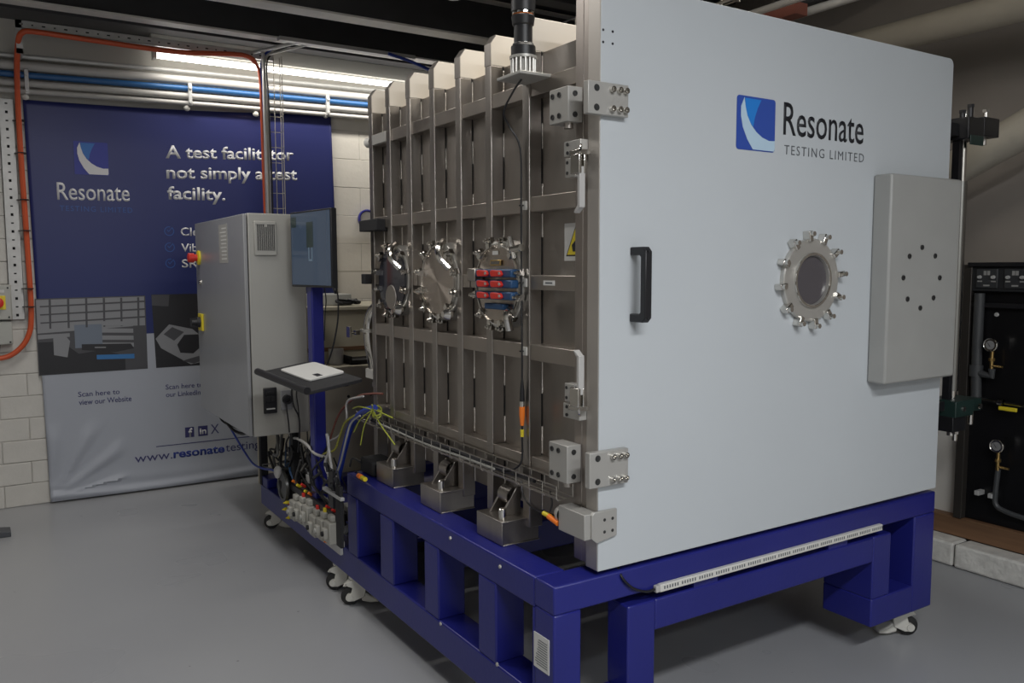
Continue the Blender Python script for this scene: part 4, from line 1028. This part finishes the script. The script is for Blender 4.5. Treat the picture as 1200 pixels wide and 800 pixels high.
for x, z0, z1 in ((2.04, 2.225, 2.245), (2.10, 2.225, 2.275), (2.22, 2.235, 2.265), (2.215, 2.125, 2.155), (2.09, .84, .87), (2.21, .90, .965)):
    obj('stud', MB().cyl((x, .13, z0), (x, .13, z1), .011, 10).cyl((x, .13, z1), (x, .13, z1+.012), .015, 6), chrome if z0 != 2.225 else black, t)
for x in (2.06, 2.19): obj('face_screw', MB().cyl((x, .083, .99), (x, .075, .99), .012, 10), chrome, t)
obj('mount_arm', MB().box(1.69, 2.03, .13, .19, 2.15, 2.20), black, t)
obj('mount_arm', MB().box(1.69, 2.03, .13, .19, .98, 1.02), black, t)

t = thing('gas_panel', (2.99, -.2, .235), 'large black gas panel with control plates and pressure gauges on the right wall', 'gas panel')
obj('back_panel', MB().box(2.985, 3.045, -1.0, .585, .236, 1.62), mat('panel_black', (.006, .006, .007), .3), t, .004)
obj('header', MB().box(2.95, 2.985, -1.0, .575, 1.47, 1.60), mat('header_black', (.02, .021, .023), .4), t, .004)
obj('top_rail', MB().box(2.93, 2.985, -1.0, .575, 1.60, 1.622).box(2.955, 2.985, -1.0, .56, 1.385, 1.41), black, t, .003)
obj('frame_post', MB().box(2.94, 2.985, .555, .60, .236, 1.61), mat('dark_steel_post', (.05, .045, .04), .45, .5), t, .003)
cpm = mat('control_plate', (.035, .037, .04), .4)
for i, y in enumerate((.478, .335, .19, .04)):
    p = obj('control_plate', MB().box(2.942, 2.951, y-.055, y+.055, 1.488, 1.588), cpm, t, .003)
    mm_ = MB()
    mm_.box(2.940, 2.942, y-.016, y-.002, 1.555, 1.578).box(2.940, 2.942, y+.002, y+.016, 1.555, 1.578)
    for dy in (-.035, .035):
        mm_.box(2.9405, 2.942, y+dy-.012, y+dy+.012, 1.520, 1.527)
    mm_.box(2.9405, 2.942, y-.016, y+.016, 1.498, 1.506)
    obj('plate_label', mm_, mat('dim_label', (.28, .28, .27), .5) if 'dim_label' not in bpy.data.materials else bpy.data.materials['dim_label'], p, kind='stuff')
    for dy in (-.035, .035): obj('selector_knob', MB().lathe((2.942, y+dy, 1.545), 0, [(0, .010), (-.014, .008), (-.014, 0)], 12), galv, p)
def gauge(y, z, lb):
    g = obj('pressure_gauge', MB().lathe((2.93, y, z), 0, [(0, .034), (-.018, .036), (-.022, .033), (-.020, .031), (-.018, 0)], 24), chrome, t, label=lb)
    obj('gauge_face', MB().lathe((2.9115, y, z), 0, [(0, .031), (-.001, .031), (-.001, 0)], 24), mat('gauge_face', (.22, .22, .22), .4), g)
    obj('needle', MB().prism([(y-.002, z-.008), (y+.002, z-.008), (y+.018, z+.018)], 0, 2.9095, 2.9105), darktxt, g)
    obj('gauge_stem', MB().cyl((2.935, y, z-.034), (2.935, y, z-.13), .009, 10).cyl((2.935, y, z-.07), (2.935, y, z-.085), .015, 8), brass, g)
    obj('tap', MB().cyl((2.935, y, z-.11), (2.925, y-.06, z-.11), .007, 8), brass, g)
gauge(.428, 1.195, 'upper pressure gauge'); gauge(.372, .672, 'lower pressure gauge')
gpm = mat('grey_plastic_pipe', (.05, .053, .056), .45)
obj('grey_pipe', MB().rings(smooth([(2.95, .515, 1.46), (2.95, .515, 1.2), (2.95, .512, 1.0), (2.95, .508, .90)], 3), .026, 12).cyl((2.95, .515, 1.08), (2.95, .515, 1.02), .034, 12), gpm, t)
obj('grey_pipe', MB().rings([(2.945, .512, 1.045), (2.94, .47, 1.035), (2.94, .428, 1.03), (2.94, .428, 1.07)], .018, 10), gpm, t)
obj('grey_pipe', MB().rings(smooth([(2.94, .372, .55), (2.94, .38, .42), (2.94, .375, .36), (2.94, .33, .335), (2.94, .2, .32), (2.94, -.1, .31)], 4), .013, 10), gpm, t)
obj('metal_pipe', MB().cyl((2.94, .51, .905), (2.94, .02, .885), .009, 10).lathe((2.94, .36, .90), 1, [(0, .016), (.03, .016), (.035, .012)], 10), shaftm, t)
obj('yellow_valve_handle', MB().box(2.915, 2.93, .285, .375, .862, .882), yellow, t, .004)
for y, z in ((.47, .40), (.40, .40)): obj('pipe_clip', MB().box(2.925, 2.985, y-.012, y+.012, z-.012, z+.012), galv, t, .002)
for (ys, z) in ((.44, 1.35), ): obj('panel_screw', MB().lathe((2.985, ys, z), 0, [(0, .012), (-.006, .010), (-.006, 0)], 10), galv, t)
o = obj('panel_backing', MB().box(3.01, XR-.002, .60, 1.6, .236, 1.55), wallp); tag(o, 'pale painted board on the right wall just left of the black gas panel', 'board')

o = obj('lagged_pipe', MB().rings([(2.62, -2.5, 2.80), (2.62, 3.9, 2.80)], .075, 24), pipem); tag(o, 'thick cream lagged pipe running level below the ceiling on the right', 'pipe')
o = obj('lagged_pipe', MB().rings(smooth([(2.72, 2.3, 1.29), (2.72, .53, 2.105), (2.72, .21, 2.25), (2.72, -.75, 2.70)], 4), .088, 24), pipem); tag(o, 'thick cream lagged pipe sloping down the right wall behind the guide column', 'pipe')
for i, (x, z, r, mm, lb) in enumerate(((1.93, 2.90, .018, condw, 'thin white pipe under the ceiling above the chamber door'), (2.20, 2.92, .022, galv, 'grey steel pipe under the ceiling right of the white pipe'),
                                       (2.32, 3.02, .03, beamm, 'dark pipe under the ceiling beside the grey one'))):
    o = obj('ceiling_pipe', MB().rings([(x, -1.5, z), (x, 3.9, z)], r, 14), mm); tag(o, lb, 'pipe')
o = obj('ceiling_duct', MB().box(2.03, 2.12, 1.0, 1.02, 2.87, 2.93).box(2.03, 2.12, 1.02, 1.9, 2.87, 2.93), [brownp]); tag(o, 'short red brown painted channel under the ceiling above the door', 'channel')
t = thing('ceiling_basket', (1.6, 1.0, 2.95), 'dark wire cable basket under the ceiling above the chamber door', 'cable tray')
m = MB()
for x, z in ((1.40, 3.0), (1.40, 2.94), (1.50, 2.93), (1.60, 2.93), (1.72, 2.93), (1.80, 2.94), (1.80, 3.0)): m.cyl((x, -1, z), (x, 3.9, z), .004, 6)
y = -1
while y < 3.9:
    m.rings([(1.40, y, 3.0), (1.40, y, 2.93), (1.80, y, 2.93), (1.80, y, 3.0)], .0035, 5); y += .12
obj('wire_grid', m, wirem, t, kind='stuff')
for i, (x, r, mm) in enumerate(((1.46, .012, black), (1.55, .016, black), (1.66, .012, blackm), (1.75, .009, condw))):
    c = obj('ceiling_cable', MB().rings([(x, -1, 2.93+r+.004), (x+.02, 1.5, 2.93+r+.006), (x, 3.9, 2.93+r+.004)], r, 8), mm)
    tag(c, ('leftmost black cable', 'thick black cable', 'matt black cable', 'thin white cable')[i]+' lying in the dark ceiling basket', 'cable', 'cables in the ceiling basket')
for x, y in ((1.42, 1.1), (1.78, 1.1), (1.42, .2), (1.78, 2.3)): obj('hanger_rod', MB().cyl((x, y, 2.94), (x, y, ZC), .006, 8), galv, t)
# small dark wedge on the floor by the left wall edge
o = obj('floor_wedge', MB().prism([(-1.62, 0), (-1.415, 0), (-1.415, .03), (-1.62, .055)], 1, 3.86, 3.98), mat('slate_wedge', (.06, .065, .075), .5), None, .004); tag(o, 'small dark grey block on the floor at the left edge near the brick wall', 'block')

# ------------------------------------------------------------ everything on the blue frame and the cabinet behind, scaled up about the camera
MACHINE_SCALE = 1.0526
MACHINE_SHIFT = Vector((.0782, .0989, -.0848))  # scale centre is the camera position; casters come down to the floor
on_machine = ('base_frame', 'light_strip', 'strip_cable', 'test_chamber', 'tray_cable', 'pressure_sensor', 'sensor_cable', 'proximity_cable', 'control_cabinet',
              'monitor', 'monitor_cable', 'keyboard_shelf', 'touch_pad', 'equipment_cabinet', 'grey_case', 'cable_heap', 'white_mug', 'dark_tray', 'vacuum_elbow',
              'valve_island', 'air_regulator', 'sensor_terminal', 'proximity_plug', 'power_adapter', 'hose', 'hose_tangle', 'wiring_bracket', 'cable_tie_bundle', 'guide_column')
for o in list(C.objects):
    if o.parent is None and o.name.split('.')[0] in on_machine:
        o.location = o.location*MACHINE_SCALE+MACHINE_SHIFT; o.scale = (MACHINE_SCALE,)*3
